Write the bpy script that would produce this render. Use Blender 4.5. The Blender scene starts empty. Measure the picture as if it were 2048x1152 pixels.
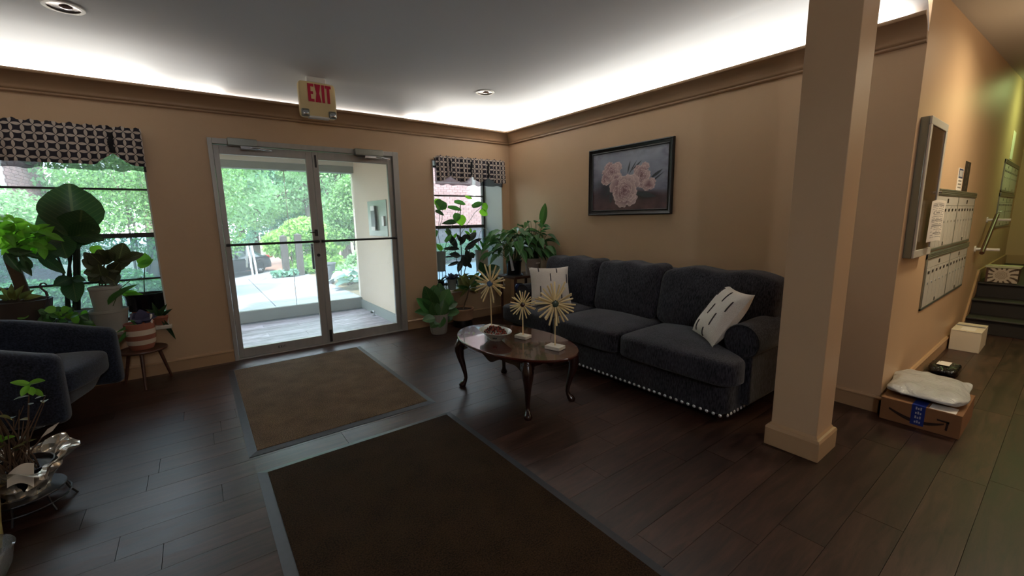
import bpy, bmesh, math, random
from mathutils import Vector, Matrix, noise as mnoise
random.seed(7)
S = bpy.context.scene
COL = S.collection
PI = math.pi
def rad(a): return a*PI/180.0
def lin(c):
    c = c/255.0
    return c/12.92 if c <= 0.04045 else ((c+0.055)/1.055)**2.4
def rgb(r, g, b): return (lin(r), lin(g), lin(b), 1.0)

# ------------------------------------------------------------------ camera
EYE = Vector((0.0, 0.0, 1.395))
FPX, YAW, PITCH, ROLL = 846.7, rad(36.648), rad(9.461), rad(-0.970)
FW = Vector((math.sin(YAW)*math.cos(PITCH), math.cos(YAW)*math.cos(PITCH), -math.sin(PITCH)))
R0 = Vector((math.cos(YAW), -math.sin(YAW), 0.0)); U0 = R0.cross(FW)
RT = R0*math.cos(ROLL)+U0*math.sin(ROLL); UP = -R0*math.sin(ROLL)+U0*math.cos(ROLL)
cam = bpy.data.cameras.new('camera'); camo = bpy.data.objects.new('camera', cam); COL.objects.link(camo)
cam.sensor_fit = 'HORIZONTAL'; cam.sensor_width = 36.0; cam.lens = FPX/2048.0*36.0
cam.clip_start = 0.05; cam.clip_end = 300
camo.matrix_world = Matrix(((RT.x, UP.x, -FW.x, EYE.x), (RT.y, UP.y, -FW.y, EYE.y), (RT.z, UP.z, -FW.z, EYE.z), (0, 0, 0, 1)))
S.camera = camo
def at(px, py, X=None, Y=None, Z=None):
    """world point seen at a pixel of the 2048x1152 photograph, on a given world plane"""
    d = RT*((px-1024)/FPX)-UP*((py-576)/FPX)+FW
    if X is not None: t = (X-EYE.x)/d.x
    elif Y is not None: t = (Y-EYE.y)/d.y
    else: t = (Z-EYE.z)/d.z
    return EYE+d*t

# ------------------------------------------------------------------ world, sun, exposure, large lamps
S.view_settings.view_transform = 'Standard'; S.view_settings.look = 'None'
S.view_settings.gamma = 1.0; S.view_settings.use_curve_mapping = False
S.view_settings.exposure = 1.4
S.cycles.use_denoising = True
S.cycles.max_bounces = 10; S.cycles.diffuse_bounces = 5; S.cycles.transparent_max_bounces = 16
S.cycles.sample_clamp_indirect = 4.0; S.cycles.caustics_reflective = False; S.cycles.caustics_refractive = False
W = bpy.data.worlds.new('sky'); S.world = W; W.use_nodes = True
bgn = W.node_tree.nodes['Background']
bgn.inputs['Color'].default_value = (0.72, 0.88, 1.0, 1); bgn.inputs['Strength'].default_value = 3.3
def sun_lamp():
    l = bpy.data.lights.new('sun', 'SUN'); l.energy = 4.2; l.angle = rad(3); l.color = (1, 0.95, 0.86)
    o = bpy.data.objects.new('sun', l); COL.objects.link(o)
    d = Vector((0.45, 0.75, -1.35)).normalized()
    o.rotation_euler = d.to_track_quat('-Z', 'Y').to_euler()
sun_lamp()
def area(name, loc, aim, sx, sy, power, color, spread=180):
    l = bpy.data.lights.new(name, 'AREA'); l.shape = 'RECTANGLE'; l.size = sx; l.size_y = sy
    l.energy = power; l.color = color; l.spread = rad(spread)
    o = bpy.data.objects.new(name, l); COL.objects.link(o); o.location = loc
    o.rotation_euler = Vector(aim).normalized().to_track_quat('-Z', 'Y').to_euler()
    return o
CW = (1.0, 0.95, 0.85)
# fluorescent strips lying in the trough behind the crown moulding (gap over the door; dim runs added there to taper the glow)
def strip(name, p, q, inward, power):
    p, q = Vector(p), Vector(q); d = q-p
    o = area(name, (p+q)/2, (0, 0, 1), 0.04, d.length, power, CW)
    zax = -(Vector(inward)*0.72+Vector((0, 0, 0.70))).normalized(); yax = d.normalized(); xax = yax.cross(zax).normalized()
    o.matrix_world = Matrix(((xax.x, yax.x, zax.x, o.location.x), (xax.y, yax.y, zax.y, o.location.y), (xax.z, yax.z, zax.z, o.location.z), (0, 0, 0, 1)))
ZS = 2.565
for xa, xb, w in ((-2.5, -0.15, 15), (-0.15, 0.35, 1.1), (0.35, 2.15, 0.8), (2.15, 2.55, 0.9), (2.55, 3.60, 9)):
    strip('cove_lamp', (xa, 4.970, ZS), (xb, 4.970, ZS), (0, -1, 0), w)
strip('cove_lamp', (3.667, 4.85, ZS), (3.667, 0.80, ZS), (-1, 0, 0), 31)
# unseen lamps assumed for the hall and stairwell, with point lights added as fill
ll_ = bpy.data.lights.new('lobby_fill', 'POINT'); ll_.energy = 19; ll_.color = (0.90, 0.95, 1.0); ll_.shadow_soft_size = 0.10  # fill light added behind the camera to lift the lobby ceiling
lo_ = bpy.data.objects.new('lobby_fill', ll_); COL.objects.link(lo_); lo_.location = (0.0, -2.0, 2.32)
area('hall_lamp', (4.9, -0.15, 2.74), (0.05, 0.25, -1), 0.25, 0.25, 6.5, (1.0, 0.86, 0.60), 150)
pl_ = bpy.data.lights.new('hall_fill', 'POINT'); pl_.energy = 8; pl_.color = (1.0, 0.80, 0.52); pl_.shadow_soft_size = 0.10  # fill light added to brighten the hall ceiling
po_ = bpy.data.objects.new('hall_fill', pl_); COL.objects.link(po_); po_.location = (4.9, -0.75, 2.42)
area('stair_lamp', (8.7, 0.05, 2.90), (0.05, 0.5, -0.9), 0.5, 0.5, 4, (0.74, 1.0, 0.36), 165)

# ------------------------------------------------------------------ node helpers and materials
def newmat(name):
    m = bpy.data.materials.new(name); m.use_nodes = True
    nt = m.node_tree; return m, nt, nt.nodes['Principled BSDF']
def N(nt, typ, **kw):
    n = nt.nodes.new(typ)
    for k, v in kw.items():
        if k in n.inputs: n.inputs[k].default_value = v
        else: setattr(n, k, v)
    return n
def LK(nt, a, b): nt.links.new(a, b)
def coords(nt, kind='Object', scale=(1, 1, 1)):
    tc = N(nt, 'ShaderNodeTexCoord'); mp = N(nt, 'ShaderNodeMapping'); mp.inputs['Scale'].default_value = scale
    LK(nt, tc.outputs[kind], mp.inputs['Vector']); return mp.outputs['Vector']
def pm(name, col, rough=0.5, metal=0.0, var=0.0, vscale=8.0, bump=0.0, bscale=60.0, stretch=(1, 1, 1), spec=0.5, coat=0.0, sheen=0.0, island=0.0, objrand=0.0):
    m, nt, b = newmat(name)
    b.inputs['Base Color'].default_value = col; b.inputs['Roughness'].default_value = rough
    b.inputs['Metallic'].default_value = metal; b.inputs['Specular IOR Level'].default_value = spec
    b.inputs['Coat Weight'].default_value = coat
    if sheen: b.inputs['Sheen Weight'].default_value = sheen
    v = coords(nt, 'Object', stretch) if (var or bump) else None
    if var or island or objrand:
        hs = N(nt, 'ShaderNodeHueSaturation'); hs.inputs['Color'].default_value = col
        val = None
        if var:
            nz = N(nt, 'ShaderNodeTexNoise', Scale=vscale, Detail=4.0); LK(nt, v, nz.inputs['Vector'])
            mr = N(nt, 'ShaderNodeMapRange'); mr.inputs['From Min'].default_value = 0.25; mr.inputs['From Max'].default_value = 0.75
            mr.inputs['To Min'].default_value = 1-var; mr.inputs['To Max'].default_value = 1+var
            LK(nt, nz.outputs['Fac'], mr.inputs['Value']); val = mr.outputs['Result']
        for amt, node, sock in ((island, 'ShaderNodeNewGeometry', 'Random Per Island'), (objrand, 'ShaderNodeObjectInfo', 'Random')):
            if amt:
                g = N(nt, node); mr = N(nt, 'ShaderNodeMapRange')
                mr.inputs['To Min'].default_value = 1-amt; mr.inputs['To Max'].default_value = 1+amt
                LK(nt, g.outputs[sock], mr.inputs['Value'])
                if val is None: val = mr.outputs['Result']
                else:
                    mu = N(nt, 'ShaderNodeMath', operation='MULTIPLY'); LK(nt, val, mu.inputs[0]); LK(nt, mr.outputs['Result'], mu.inputs[1]); val = mu.outputs[0]
        LK(nt, val, hs.inputs['Value']); LK(nt, hs.outputs['Color'], b.inputs['Base Color'])
    if bump:
        nz = N(nt, 'ShaderNodeTexNoise', Scale=bscale, Detail=3.0); LK(nt, v, nz.inputs['Vector'])
        bp = N(nt, 'ShaderNodeBump', Strength=bump, Distance=0.01); LK(nt, nz.outputs['Fac'], bp.inputs['Height']); LK(nt, bp.outputs['Normal'], b.inputs['Normal'])
    return m
def leafmat(name, col, rough=0.4, trans=0.35, rnd=0.25, vein=0.0):
    m, nt, b = newmat(name)
    out = nt.nodes['Material Output']
    hs = N(nt, 'ShaderNodeHueSaturation'); hs.inputs['Color'].default_value = col
    g = N(nt, 'ShaderNodeNewGeometry'); oi = N(nt, 'ShaderNodeObjectInfo')
    ad = N(nt, 'ShaderNodeMath', operation='ADD'); LK(nt, g.outputs['Random Per Island'], ad.inputs[0]); LK(nt, oi.outputs['Random'], ad.inputs[1])
    fr = N(nt, 'ShaderNodeMath', operation='FRACT'); LK(nt, ad.outputs[0], fr.inputs[0])
    mr = N(nt, 'ShaderNodeMapRange'); mr.inputs['To Min'].default_value = 1-rnd; mr.inputs['To Max'].default_value = 1+rnd
    LK(nt, fr.outputs[0], mr.inputs['Value']); LK(nt, mr.outputs['Result'], hs.inputs['Value'])
    colout = hs.outputs['Color']
    if vein:
        tc = N(nt, 'ShaderNodeTexCoord'); sx_ = N(nt, 'ShaderNodeSeparateXYZ'); LK(nt, tc.outputs['Object'], sx_.inputs[0])
        ab = N(nt, 'ShaderNodeMath', operation='ABSOLUTE'); LK(nt, sx_.outputs['X'], ab.inputs[0])
        ma = N(nt, 'ShaderNodeMath', operation='MULTIPLY_ADD'); ma.inputs[1].default_value = -0.8; LK(nt, ab.outputs[0], ma.inputs[0]); LK(nt, sx_.outputs['Y'], ma.inputs[2])
        sc = N(nt, 'ShaderNodeMath', operation='MULTIPLY'); sc.inputs[1].default_value = 62.0; LK(nt, ma.outputs[0], sc.inputs[0])
        sn = N(nt, 'ShaderNodeMath', operation='SINE'); LK(nt, sc.outputs[0], sn.inputs[0])
        g1 = N(nt, 'ShaderNodeMath', operation='GREATER_THAN'); g1.inputs[1].default_value = 0.86; LK(nt, sn.outputs[0], g1.inputs[0])
        g2 = N(nt, 'ShaderNodeMath', operation='LESS_THAN'); g2.inputs[1].default_value = 0.022; LK(nt, ab.outputs[0], g2.inputs[0])
        h1 = N(nt, 'ShaderNodeMath', operation='MULTIPLY'); h1.inputs[1].default_value = 0.5; LK(nt, g1.outputs[0], h1.inputs[0])
        mxx = N(nt, 'ShaderNodeMath', operation='MAXIMUM'); LK(nt, h1.outputs[0], mxx.inputs[0]); LK(nt, g2.outputs[0], mxx.inputs[1])
        sv = N(nt, 'ShaderNodeMath', operation='MULTIPLY'); sv.inputs[1].default_value = vein; LK(nt, mxx.outputs[0], sv.inputs[0])
        cm = N(nt, 'ShaderNodeMixRGB'); cm.inputs['Color2'].default_value = (0.42, 0.45, 0.16, 1); LK(nt, sv.outputs[0], cm.inputs['Fac']); LK(nt, hs.outputs['Color'], cm.inputs['Color1']); colout = cm.outputs[0]
    LK(nt, colout, b.inputs['Base Color']); b.inputs['Roughness'].default_value = rough
    if trans:
        tr = N(nt, 'ShaderNodeBsdfTranslucent'); mx = N(nt, 'ShaderNodeMixShader'); mx.inputs['Fac'].default_value = trans
        h2 = N(nt, 'ShaderNodeHueSaturation'); h2.inputs['Value'].default_value = 1.5; h2.inputs['Saturation'].default_value = 1.1
        LK(nt, colout, h2.inputs['Color']); LK(nt, h2.outputs['Color'], tr.inputs['Color'])
        LK(nt, b.outputs[0], mx.inputs[1]); LK(nt, tr.outputs[0], mx.inputs[2]); LK(nt, mx.outputs[0], out.inputs['Surface'])
    return m
def glassmat(name, tint=(1, 1, 1, 1), refl=0.07, haze=0.0, hazecol=(0.85, 0.9, 0.95, 1)):
    m, nt, b = newmat(name); out = nt.nodes['Material Output']
    t = N(nt, 'ShaderNodeBsdfTransparent'); t.inputs['Color'].default_value = tint
    gl = N(nt, 'ShaderNodeBsdfGlossy', Roughness=0.02); lw = N(nt, 'ShaderNodeFresnel', IOR=1.35)
    mx = N(nt, 'ShaderNodeMixShader'); LK(nt, lw.outputs[0], mx.inputs['Fac']); LK(nt, t.outputs[0], mx.inputs[1]); LK(nt, gl.outputs[0], mx.inputs[2])
    last = mx.outputs[0]
    if haze:
        tl = N(nt, 'ShaderNodeBsdfTranslucent'); tl.inputs['Color'].default_value = hazecol
        m2 = N(nt, 'ShaderNodeMixShader'); m2.inputs['Fac'].default_value = haze; LK(nt, last, m2.inputs[1]); LK(nt, tl.outputs[0], m2.inputs[2]); last = m2.outputs[0]
    LK(nt, last, out.inputs['Surface']); nt.nodes.remove(b)
    return m
def vcolmat(name, rough=0.6):
    m, nt, b = newmat(name); a = N(nt, 'ShaderNodeVertexColor'); a.layer_name = 'print'
    LK(nt, a.outputs['Color'], b.inputs['Base Color']); b.inputs['Roughness'].default_value = rough; return m

M = {}
M['wall'] = pm('tan wall paint', rgb(204, 172, 138), 0.42, bump=0.06, bscale=120, var=0.03, vscale=2, spec=0.35)
M['crown'] = pm('brown gloss moulding paint', rgb(168, 136, 106), 0.35, spec=0.4)
M['base'] = pm('tan baseboard paint', rgb(184, 150, 114), 0.38, spec=0.4)
M['ceil'] = pm('white ceiling paint', rgb(222, 226, 232), 0.75, bump=0.05, bscale=14, spec=0.2)
M['reveal'] = pm('white reveal paint', rgb(216, 214, 205), 0.6)
M['porchwall'] = pm('beige stucco', rgb(226, 208, 184), 0.7, bump=0.05, bscale=80)
M['alu'] = pm('dull aluminium', rgb(176, 172, 166), 0.38, metal=0.2, var=0.08, vscale=3, stretch=(6, 6, 0.6))
M['alu_dark'] = pm('dark door metal', rgb(70, 66, 66), 0.4, metal=0.7)
M['chrome'] = pm('chrome', rgb(205, 208, 212), 0.15, metal=1.0)
M['steel'] = pm('brushed steel', rgb(140, 142, 134), 0.32, metal=0.85, var=0.05, vscale=6)
M['bronze'] = pm('bronze window frame', rgb(62, 52, 48), 0.45, metal=0.3)
M['black'] = pm('black plastic', rgb(22, 22, 25), 0.35)
M['rubber'] = pm('rubber mat edge', rgb(58, 60, 66), 0.42, var=0.12, vscale=20)
M['white'] = pm('white plastic', rgb(232, 230, 222), 0.45)
M['cream'] = pm('cream sign plastic', rgb(236, 214, 160), 0.4)
M['red'] = pm('red sign letters', rgb(190, 16, 58), 0.4)
M['sofa'] = None
M['gold'] = pm('satin brass rod', rgb(248, 226, 172), 0.38, metal=0.2, objrand=0.12)
M['stone_white'] = pm('white stone block', rgb(228, 222, 206), 0.5, var=0.04, vscale=12)
M['soil'] = pm('potting soil', rgb(46, 34, 26), 0.95, bump=0.8, bscale=90)
M['mahogany'] = pm('mahogany lacquer', rgb(74, 30, 22), 0.16, var=0.25, vscale=5, stretch=(6, 1, 6), coat=0.6)
M['mahogany_leg'] = pm('dark mahogany', rgb(44, 22, 18), 0.22, var=0.15, vscale=9, coat=0.3)
M['wood_stool'] = pm('walnut stool wood', rgb(84, 52, 38), 0.35, var=0.2, vscale=6, stretch=(1, 8, 8))
M['concrete'] = pm('pale patio concrete', rgb(120, 125, 133), 0.85, var=0.08, vscale=2.5, bump=0.1, bscale=40)
M['curb'] = pm('grey curb paint', rgb(150, 156, 150), 0.6, var=0.05)
M['asphalt'] = pm('parking asphalt', rgb(120, 120, 124), 0.9, var=0.12, vscale=3)
M['paver'] = pm('red paving', rgb(178, 132, 116), 0.85, var=0.12, vscale=5)
M['ground'] = pm('garden soil', rgb(116, 106, 84), 0.95, var=0.25, vscale=4)
M['cardboard'] = pm('brown cardboard', rgb(140, 98, 62), 0.75, var=0.06, vscale=10)
M['glass'] = glassmat('veiled door glass', haze=0.05)  # whitish veil mixed in for the washed-out glare of the view outside
M['glass_lo'] = glassmat('hazy lower sash glass', tint=(0.50, 0.62, 0.68, 1), haze=0.09)
M['paper'] = pm('white paper', rgb(238, 232, 222), 0.7)

def floor_mat(name, col):
    m, nt, b = newmat(name)
    tc = N(nt, 'ShaderNodeTexCoord'); oi = N(nt, 'ShaderNodeObjectInfo'); ge = N(nt, 'ShaderNodeNewGeometry')
    ad = N(nt, 'ShaderNodeMath', operation='ADD'); LK(nt, oi.outputs['Random'], ad.inputs[0]); LK(nt, ge.outputs['Random Per Island'], ad.inputs[1])
    fr = N(nt, 'ShaderNodeMath', operation='FRACT'); LK(nt, ad.outputs[0], fr.inputs[0])
    mu = N(nt, 'ShaderNodeVectorMath', operation='SCALE'); mu.inputs[0].default_value = (37, 91, 11); LK(nt, fr.outputs[0], mu.inputs['Scale'])
    va = N(nt, 'ShaderNodeVectorMath', operation='ADD'); LK(nt, tc.outputs['Object'], va.inputs[0]); LK(nt, mu.outputs[0], va.inputs[1])
    mp = N(nt, 'ShaderNodeMapping'); mp.inputs['Scale'].default_value = (2.2, 16, 16); LK(nt, va.outputs[0], mp.inputs['Vector'])
    n1 = N(nt, 'ShaderNodeTexNoise', Scale=1.6, Detail=8.0, Roughness=0.65, Distortion=0.6); LK(nt, mp.outputs[0], n1.inputs['Vector'])
    mp2 = N(nt, 'ShaderNodeMapping'); mp2.inputs['Scale'].default_value = (1.5, 4, 4); LK(nt, va.outputs[0], mp2.inputs['Vector'])
    n2 = N(nt, 'ShaderNodeTexNoise', Scale=1.5, Detail=3.0); LK(nt, mp2.outputs[0], n2.inputs['Vector'])
    cr = N(nt, 'ShaderNodeValToRGB'); e = cr.color_ramp.elements
    e[0].position = 0.28; e[0].color = tuple(c*0.35 for c in col[:3])+(1,); e[1].position = 0.75; e[1].color = tuple(min(1, c*1.9) for c in col[:3])+(1,)
    mid = e.new(0.5); mid.color = col
    mx = N(nt, 'ShaderNodeMath', operation='ADD'); LK(nt, n1.outputs['Fac'], mx.inputs[0])
    m2 = N(nt, 'ShaderNodeMapRange'); m2.inputs['To Min'].default_value = -0.14; m2.inputs['To Max'].default_value = 0.14; LK(nt, n2.outputs['Fac'], m2.inputs['Value'])
    LK(nt, m2.outputs[0], mx.inputs[1]); LK(nt, mx.outputs[0], cr.inputs['Fac'])
    hs = N(nt, 'ShaderNodeHueSaturation'); mr = N(nt, 'ShaderNodeMapRange'); mr.inputs['To Min'].default_value = 0.72; mr.inputs['To Max'].default_value = 1.28
    LK(nt, fr.outputs[0], mr.inputs['Value']); LK(nt, mr.outputs[0], hs.inputs['Value']); LK(nt, cr.outputs[0], hs.inputs['Color'])
    LK(nt, hs.outputs[0], b.inputs['Base Color'])
    rr = N(nt, 'ShaderNodeMapRange'); rr.inputs['To Min'].default_value = 0.30; rr.inputs['To Max'].default_value = 0.46; LK(nt, n1.outputs['Fac'], rr.inputs['Value']); LK(nt, rr.outputs[0], b.inputs['Roughness'])
    bp = N(nt, 'ShaderNodeBump', Strength=0.12, Distance=0.004); LK(nt, n1.outputs['Fac'], bp.inputs['Height']); LK(nt, bp.outputs[0], b.inputs['Normal'])
    b.inputs['Specular IOR Level'].default_value = 0.45
    return m
M['floor'] = floor_mat('dark laminate plank', rgb(60, 39, 31))
M['porchfloor'] = floor_mat('grey porch plank', rgb(176, 168, 180))

def fabric(name, c0, c1, scale=180, rough=0.9, stretch=(1, 1, 1), bump=0.35, sheen=0.15):
    m, nt, b = newmat(name); v = coords(nt, 'Object', stretch)
    nz = N(nt, 'ShaderNodeTexNoise', Scale=scale, Detail=2.0); LK(nt, v, nz.inputs['Vector'])
    v2 = coords(nt, 'Object', (1, 1, 1)); n2 = N(nt, 'ShaderNodeTexNoise', Scale=6.0, Detail=3.0); LK(nt, v2, n2.inputs['Vector'])
    mx = N(nt, 'ShaderNodeMath', operation='MULTIPLY_ADD'); mx.inputs[1].default_value = 0.35; LK(nt, n2.outputs['Fac'], mx.inputs[0]); LK(nt, nz.outputs['Fac'], mx.inputs[2])
    cr = N(nt, 'ShaderNodeValToRGB'); e = cr.color_ramp.elements; e[0].position = 0.45; e[0].color = c0; e[1].position = 0.9; e[1].color = c1
    LK(nt, mx.outputs[0], cr.inputs['Fac']); LK(nt, cr.outputs[0], b.inputs['Base Color']); b.inputs['Roughness'].default_value = rough
    b.inputs['Sheen Weight'].default_value = sheen; b.inputs['Specular IOR Level'].default_value = 0.15
    bp = N(nt, 'ShaderNodeBump', Strength=bump, Distance=0.003); LK(nt, nz.outputs['Fac'], bp.inputs['Height']); LK(nt, bp.outputs[0], b.inputs['Normal'])
    return m
M['sofa'] = fabric('charcoal chenille', rgb(20, 19, 23), rgb(68, 66, 74), 120, stretch=(1, 1, 0.25))
M['arm'] = fabric('slate blue velvet', rgb(24, 27, 35), rgb(54, 61, 78), 90, sheen=0.3)
M['pillow'] = fabric('oatmeal cotton', rgb(206, 196, 184), rgb(236, 228, 218), 260, bump=0.2, sheen=0.0)
M['dash'] = pm('dark grey embroidery', rgb(70, 62, 64), 0.9)
M['carpet'] = fabric('brown ribbed mat carpet', rgb(54, 41, 29), rgb(132, 106, 80), 150, bump=0.8, sheen=0.0)
M['carpet2'] = fabric('dark brown mat carpet', rgb(26, 18, 11), rgb(70, 49, 31), 150, bump=0.8, sheen=0.0)

def circles_mat(name, dark, light, cell):
    m, nt, b = newmat(name)
    tc = N(nt, 'ShaderNodeTexCoord'); sc = N(nt, 'ShaderNodeVectorMath', operation='SCALE'); sc.inputs['Scale'].default_value = 1.0/cell
    LK(nt, tc.outputs['UV'], sc.inputs[0]); fr = N(nt, 'ShaderNodeVectorMath', operation='FRACTION'); LK(nt, sc.outputs[0], fr.inputs[0])
    tot = None
    for c in ((0, 0, 0), (1, 0, 0), (0, 1, 0), (1, 1, 0)):
        d = N(nt, 'ShaderNodeVectorMath', operation='DISTANCE'); d.inputs[1].default_value = c; LK(nt, fr.outputs[0], d.inputs[0])
        lt = N(nt, 'ShaderNodeMath', operation='LESS_THAN'); lt.inputs[1].default_value = 0.685; LK(nt, d.outputs['Value'], lt.inputs[0])
        if tot is None: tot = lt.outputs[0]
        else:
            ad = N(nt, 'ShaderNodeMath', operation='ADD'); LK(nt, tot, ad.inputs[0]); LK(nt, lt.outputs[0], ad.inputs[1]); tot = ad.outputs[0]
    gt = N(nt, 'ShaderNodeMath', operation='GREATER_THAN'); gt.inputs[1].default_value = 1.5; LK(nt, tot, gt.inputs[0])
    mx = N(nt, 'ShaderNodeMixRGB'); mx.inputs['Color1'].default_value = dark; mx.inputs['Color2'].default_value = light; LK(nt, gt.outputs[0], mx.inputs['Fac'])
    LK(nt, mx.outputs[0], b.inputs['Base Color']); b.inputs['Roughness'].default_value = 0.9
    return m
M['lattice'] = circles_mat('circle lattice print', rgb(44, 40, 50), rgb(206, 192, 180), 0.061)
def sheer(name, col, tr):
    m, nt, b = newmat(name); out = nt.nodes['Material Output']; b.inputs['Base Color'].default_value = col; b.inputs['Roughness'].default_value = 0.9
    t = N(nt, 'ShaderNodeBsdfTransparent'); t.inputs['Color'].default_value = (0.8, 0.82, 0.85, 1); mx = N(nt, 'ShaderNodeMixShader'); mx.inputs['Fac'].default_value = tr
    LK(nt, b.outputs[0], mx.inputs[1]); LK(nt, t.outputs[0], mx.inputs[2]); LK(nt, mx.outputs[0], out.inputs['Surface']); return m
M['lining'] = sheer('navy sheer lining', rgb(42, 44, 66), 0.22)

# ------------------------------------------------------------------ object helpers
ORG = {}
def link(o): COL.objects.link(o); return o
def thing(name, label, cat, loc=(0, 0, 0), group=None, kind=None):
    o = bpy.data.objects.new(name, None); link(o); o.location = loc; o.empty_display_size = 0.1
    tag(o, label, cat, group, kind); ORG[o.name] = Vector(loc); return o
def tag(o, label, cat, group=None, kind=None):
    o['label'] = label; o['category'] = cat
    if group: o['group'] = group
    if kind: o['kind'] = kind
    return o
class MB:
    def __init__(s): s.v = []; s.f = []; s.uv = None
    def add(s, vs, fs):
        n = len(s.v); s.v += [Vector(v) for v in vs]; s.f += [tuple(i+n for i in f) for f in fs]; return s
    def box(s, x0, x1, y0, y1, z0, z1):
        return s.add([(x0, y0, z0), (x1, y0, z0), (x1, y1, z0), (x0, y1, z0), (x0, y0, z1), (x1, y0, z1), (x1, y1, z1), (x0, y1, z1)],
                     [(0, 3, 2, 1), (4, 5, 6, 7), (0, 1, 5, 4), (1, 2, 6, 5), (2, 3, 7, 6), (3, 0, 4, 7)])
    def tube(s, pts, r, n=8, cap=True):
        pts = [Vector(p) for p in pts]; rs = r if isinstance(r, (list, tuple)) else [r]*len(pts)
        vs = []; fs = []; ref = None
        for i, p in enumerate(pts):
            t = (pts[min(i+1, len(pts)-1)]-pts[max(i-1, 0)]).normalized()
            if ref is None: ref = Vector((0, 0, 1)) if abs(t.z) < 0.9 else Vector((1, 0, 0))
            a = t.cross(ref).normalized(); b = a.cross(t).normalized(); ref = b
            for k in range(n):
                q = 2*PI*k/n; vs.append(p+(a*math.cos(q)+b*math.sin(q))*rs[i])
        m = len(pts)
        for i in range(m-1):
            for k in range(n): fs.append((i*n+k, (i+1)*n+k, (i+1)*n+(k+1) % n, i*n+(k+1) % n))
        if cap: fs.append(tuple(range(n))); fs.append(tuple((m-1)*n+k for k in reversed(range(n))))
        return s.add(vs, fs)
    def lathe(s, prof, c=(0, 0, 0), n=24, sx=1.0, sy=1.0, close=True, ripple=0, ramp=0.0):
        vs = []; fs = []; m = len(prof)
        for (r, z) in prof:
            for k in range(n):
                q = 2*PI*k/n; rr = r*(1+(ramp*math.cos(ripple*q) if ripple else 0)); vs.append((c[0]+rr*sx*math.cos(q), c[1]+rr*sy*math.sin(q), c[2]+z))
        for i in range(m-1):
            for k in range(n): fs.append((i*n+k, i*n+(k+1) % n, (i+1)*n+(k+1) % n, (i+1)*n+k))
        if close:
            fs.append(tuple(reversed(range(n)))); fs.append(tuple((m-1)*n+k for k in range(n)))
        return s.add(vs, fs)
    def grid(s, fn, nu, nv, uvs=None, wrap=False):
        vs = [fn(i/nu, j/nv) for j in range(nv+1) for i in range(nu+1)]
        fs = [(j*(nu+1)+i, j*(nu+1)+i+1, (j+1)*(nu+1)+i+1, (j+1)*(nu+1)+i) for j in range(nv) for i in range(nu)]
        return s.add(vs, fs)
    def prism(s, pts, d):
        """closed outline (list of 3-d points) pushed along the vector d"""
        n = len(pts); d = Vector(d); vs = [Vector(p) for p in pts]+[Vector(p)+d for p in pts]
        fs = [tuple(reversed(range(n))), tuple(range(n, 2*n))]+[(i, (i+1) % n, n+(i+1) % n, n+i) for i in range(n)]
        return s.add(vs, fs)
    def superbox(s, c, h, k=6, n=8, warp=None):
        c = Vector(c); idx = {}; vs = []; fs = []
        def vert(p):
            key = (round(p[0]*n), round(p[1]*n), round(p[2]*n))
            if key not in idx:
                q = Vector([math.sin(a*PI/2*0.92)/math.sin(PI/2*0.92) for a in p])
                L = (abs(q.x)**k+abs(q.y)**k+abs(q.z)**k)**(1.0/k); q = q/L
                w = Vector((q.x*h[0], q.y*h[1], q.z*h[2]))
                if warp: w = warp(q, w)
                idx[key] = len(vs); vs.append(c+w)
            return idx[key]
        for ax in range(3):
            for sg in (-1, 1):
                for i in range(n):
                    for j in range(n):
                        q = []
                        for (a, b) in ((i, j), (i+1, j), (i+1, j+1), (i, j+1)):
                            p = [0, 0, 0]; p[ax] = sg; p[(ax+1) % 3] = -1+2*a/n; p[(ax+2) % 3] = -1+2*b/n; q.append(vert(p))
                        fs.append(tuple(q) if sg > 0 else tuple(reversed(q)))
        return s.add(vs, fs)
    def mesh(s, name, mat, off=Vector((0, 0, 0)), smooth=None):
        me = bpy.data.meshes.new(name); me.from_pydata([tuple(v-off) for v in s.v], [], s.f)
        if mat: me.materials.append(mat)
        if smooth is not None:
            me.polygons.foreach_set('use_smooth', [True]*len(me.polygons)); me.update()
            if smooth < 170: me.set_sharp_from_angle(angle=rad(smooth))
        me.update(); return me
    def build(s, name, mat, parent=None, smooth=None, bevel=0, seg=2):
        off = ORG.get(parent.name, Vector((0, 0, 0))) if parent else Vector((0, 0, 0))
        o = bpy.data.objects.new(name, s.mesh(name, mat, off, smooth)); link(o)
        if parent: o.parent = parent; ORG[o.name] = off
        else: ORG[o.name] = Vector((0, 0, 0))
        if bevel:
            b = o.modifiers.new('edge', 'BEVEL'); b.width = bevel; b.segments = seg; b.limit_method = 'ANGLE'; b.angle_limit = rad(35)
            o.data.polygons.foreach_set('use_smooth', [True]*len(o.data.polygons)); o.data.set_sharp_from_angle(angle=rad(40)) if smooth is None else None
        return o
def inst(name, mesh, parent, mw):
    """another object on shared mesh data; mw is its world matrix"""
    o = bpy.data.objects.new(name, mesh); link(o); off = ORG.get(parent.name, Vector((0, 0, 0))) if parent else Vector()
    if parent: o.parent = parent
    m = mw.copy(); m.translation = mw.translation-off; o.matrix_basis = m; return o
def structure(name, mb, mat, label, cat, smooth=None, bevel=0):
    o = mb.build(name, mat, None, smooth, bevel); tag(o, label, cat, kind='structure'); return o
def copy_tree(o, parent=None):
    c = o.copy(); link(c); c.parent = parent
    for ch in list(o.children): copy_tree(ch, c)
    return c
def setuv(o, fn):
    me = o.data; uv = me.uv_layers.new(name='uv')
    for l in me.loops:
        uv.data[l.index].uv = fn(me.vertices[l.vertex_index].co)

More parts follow.
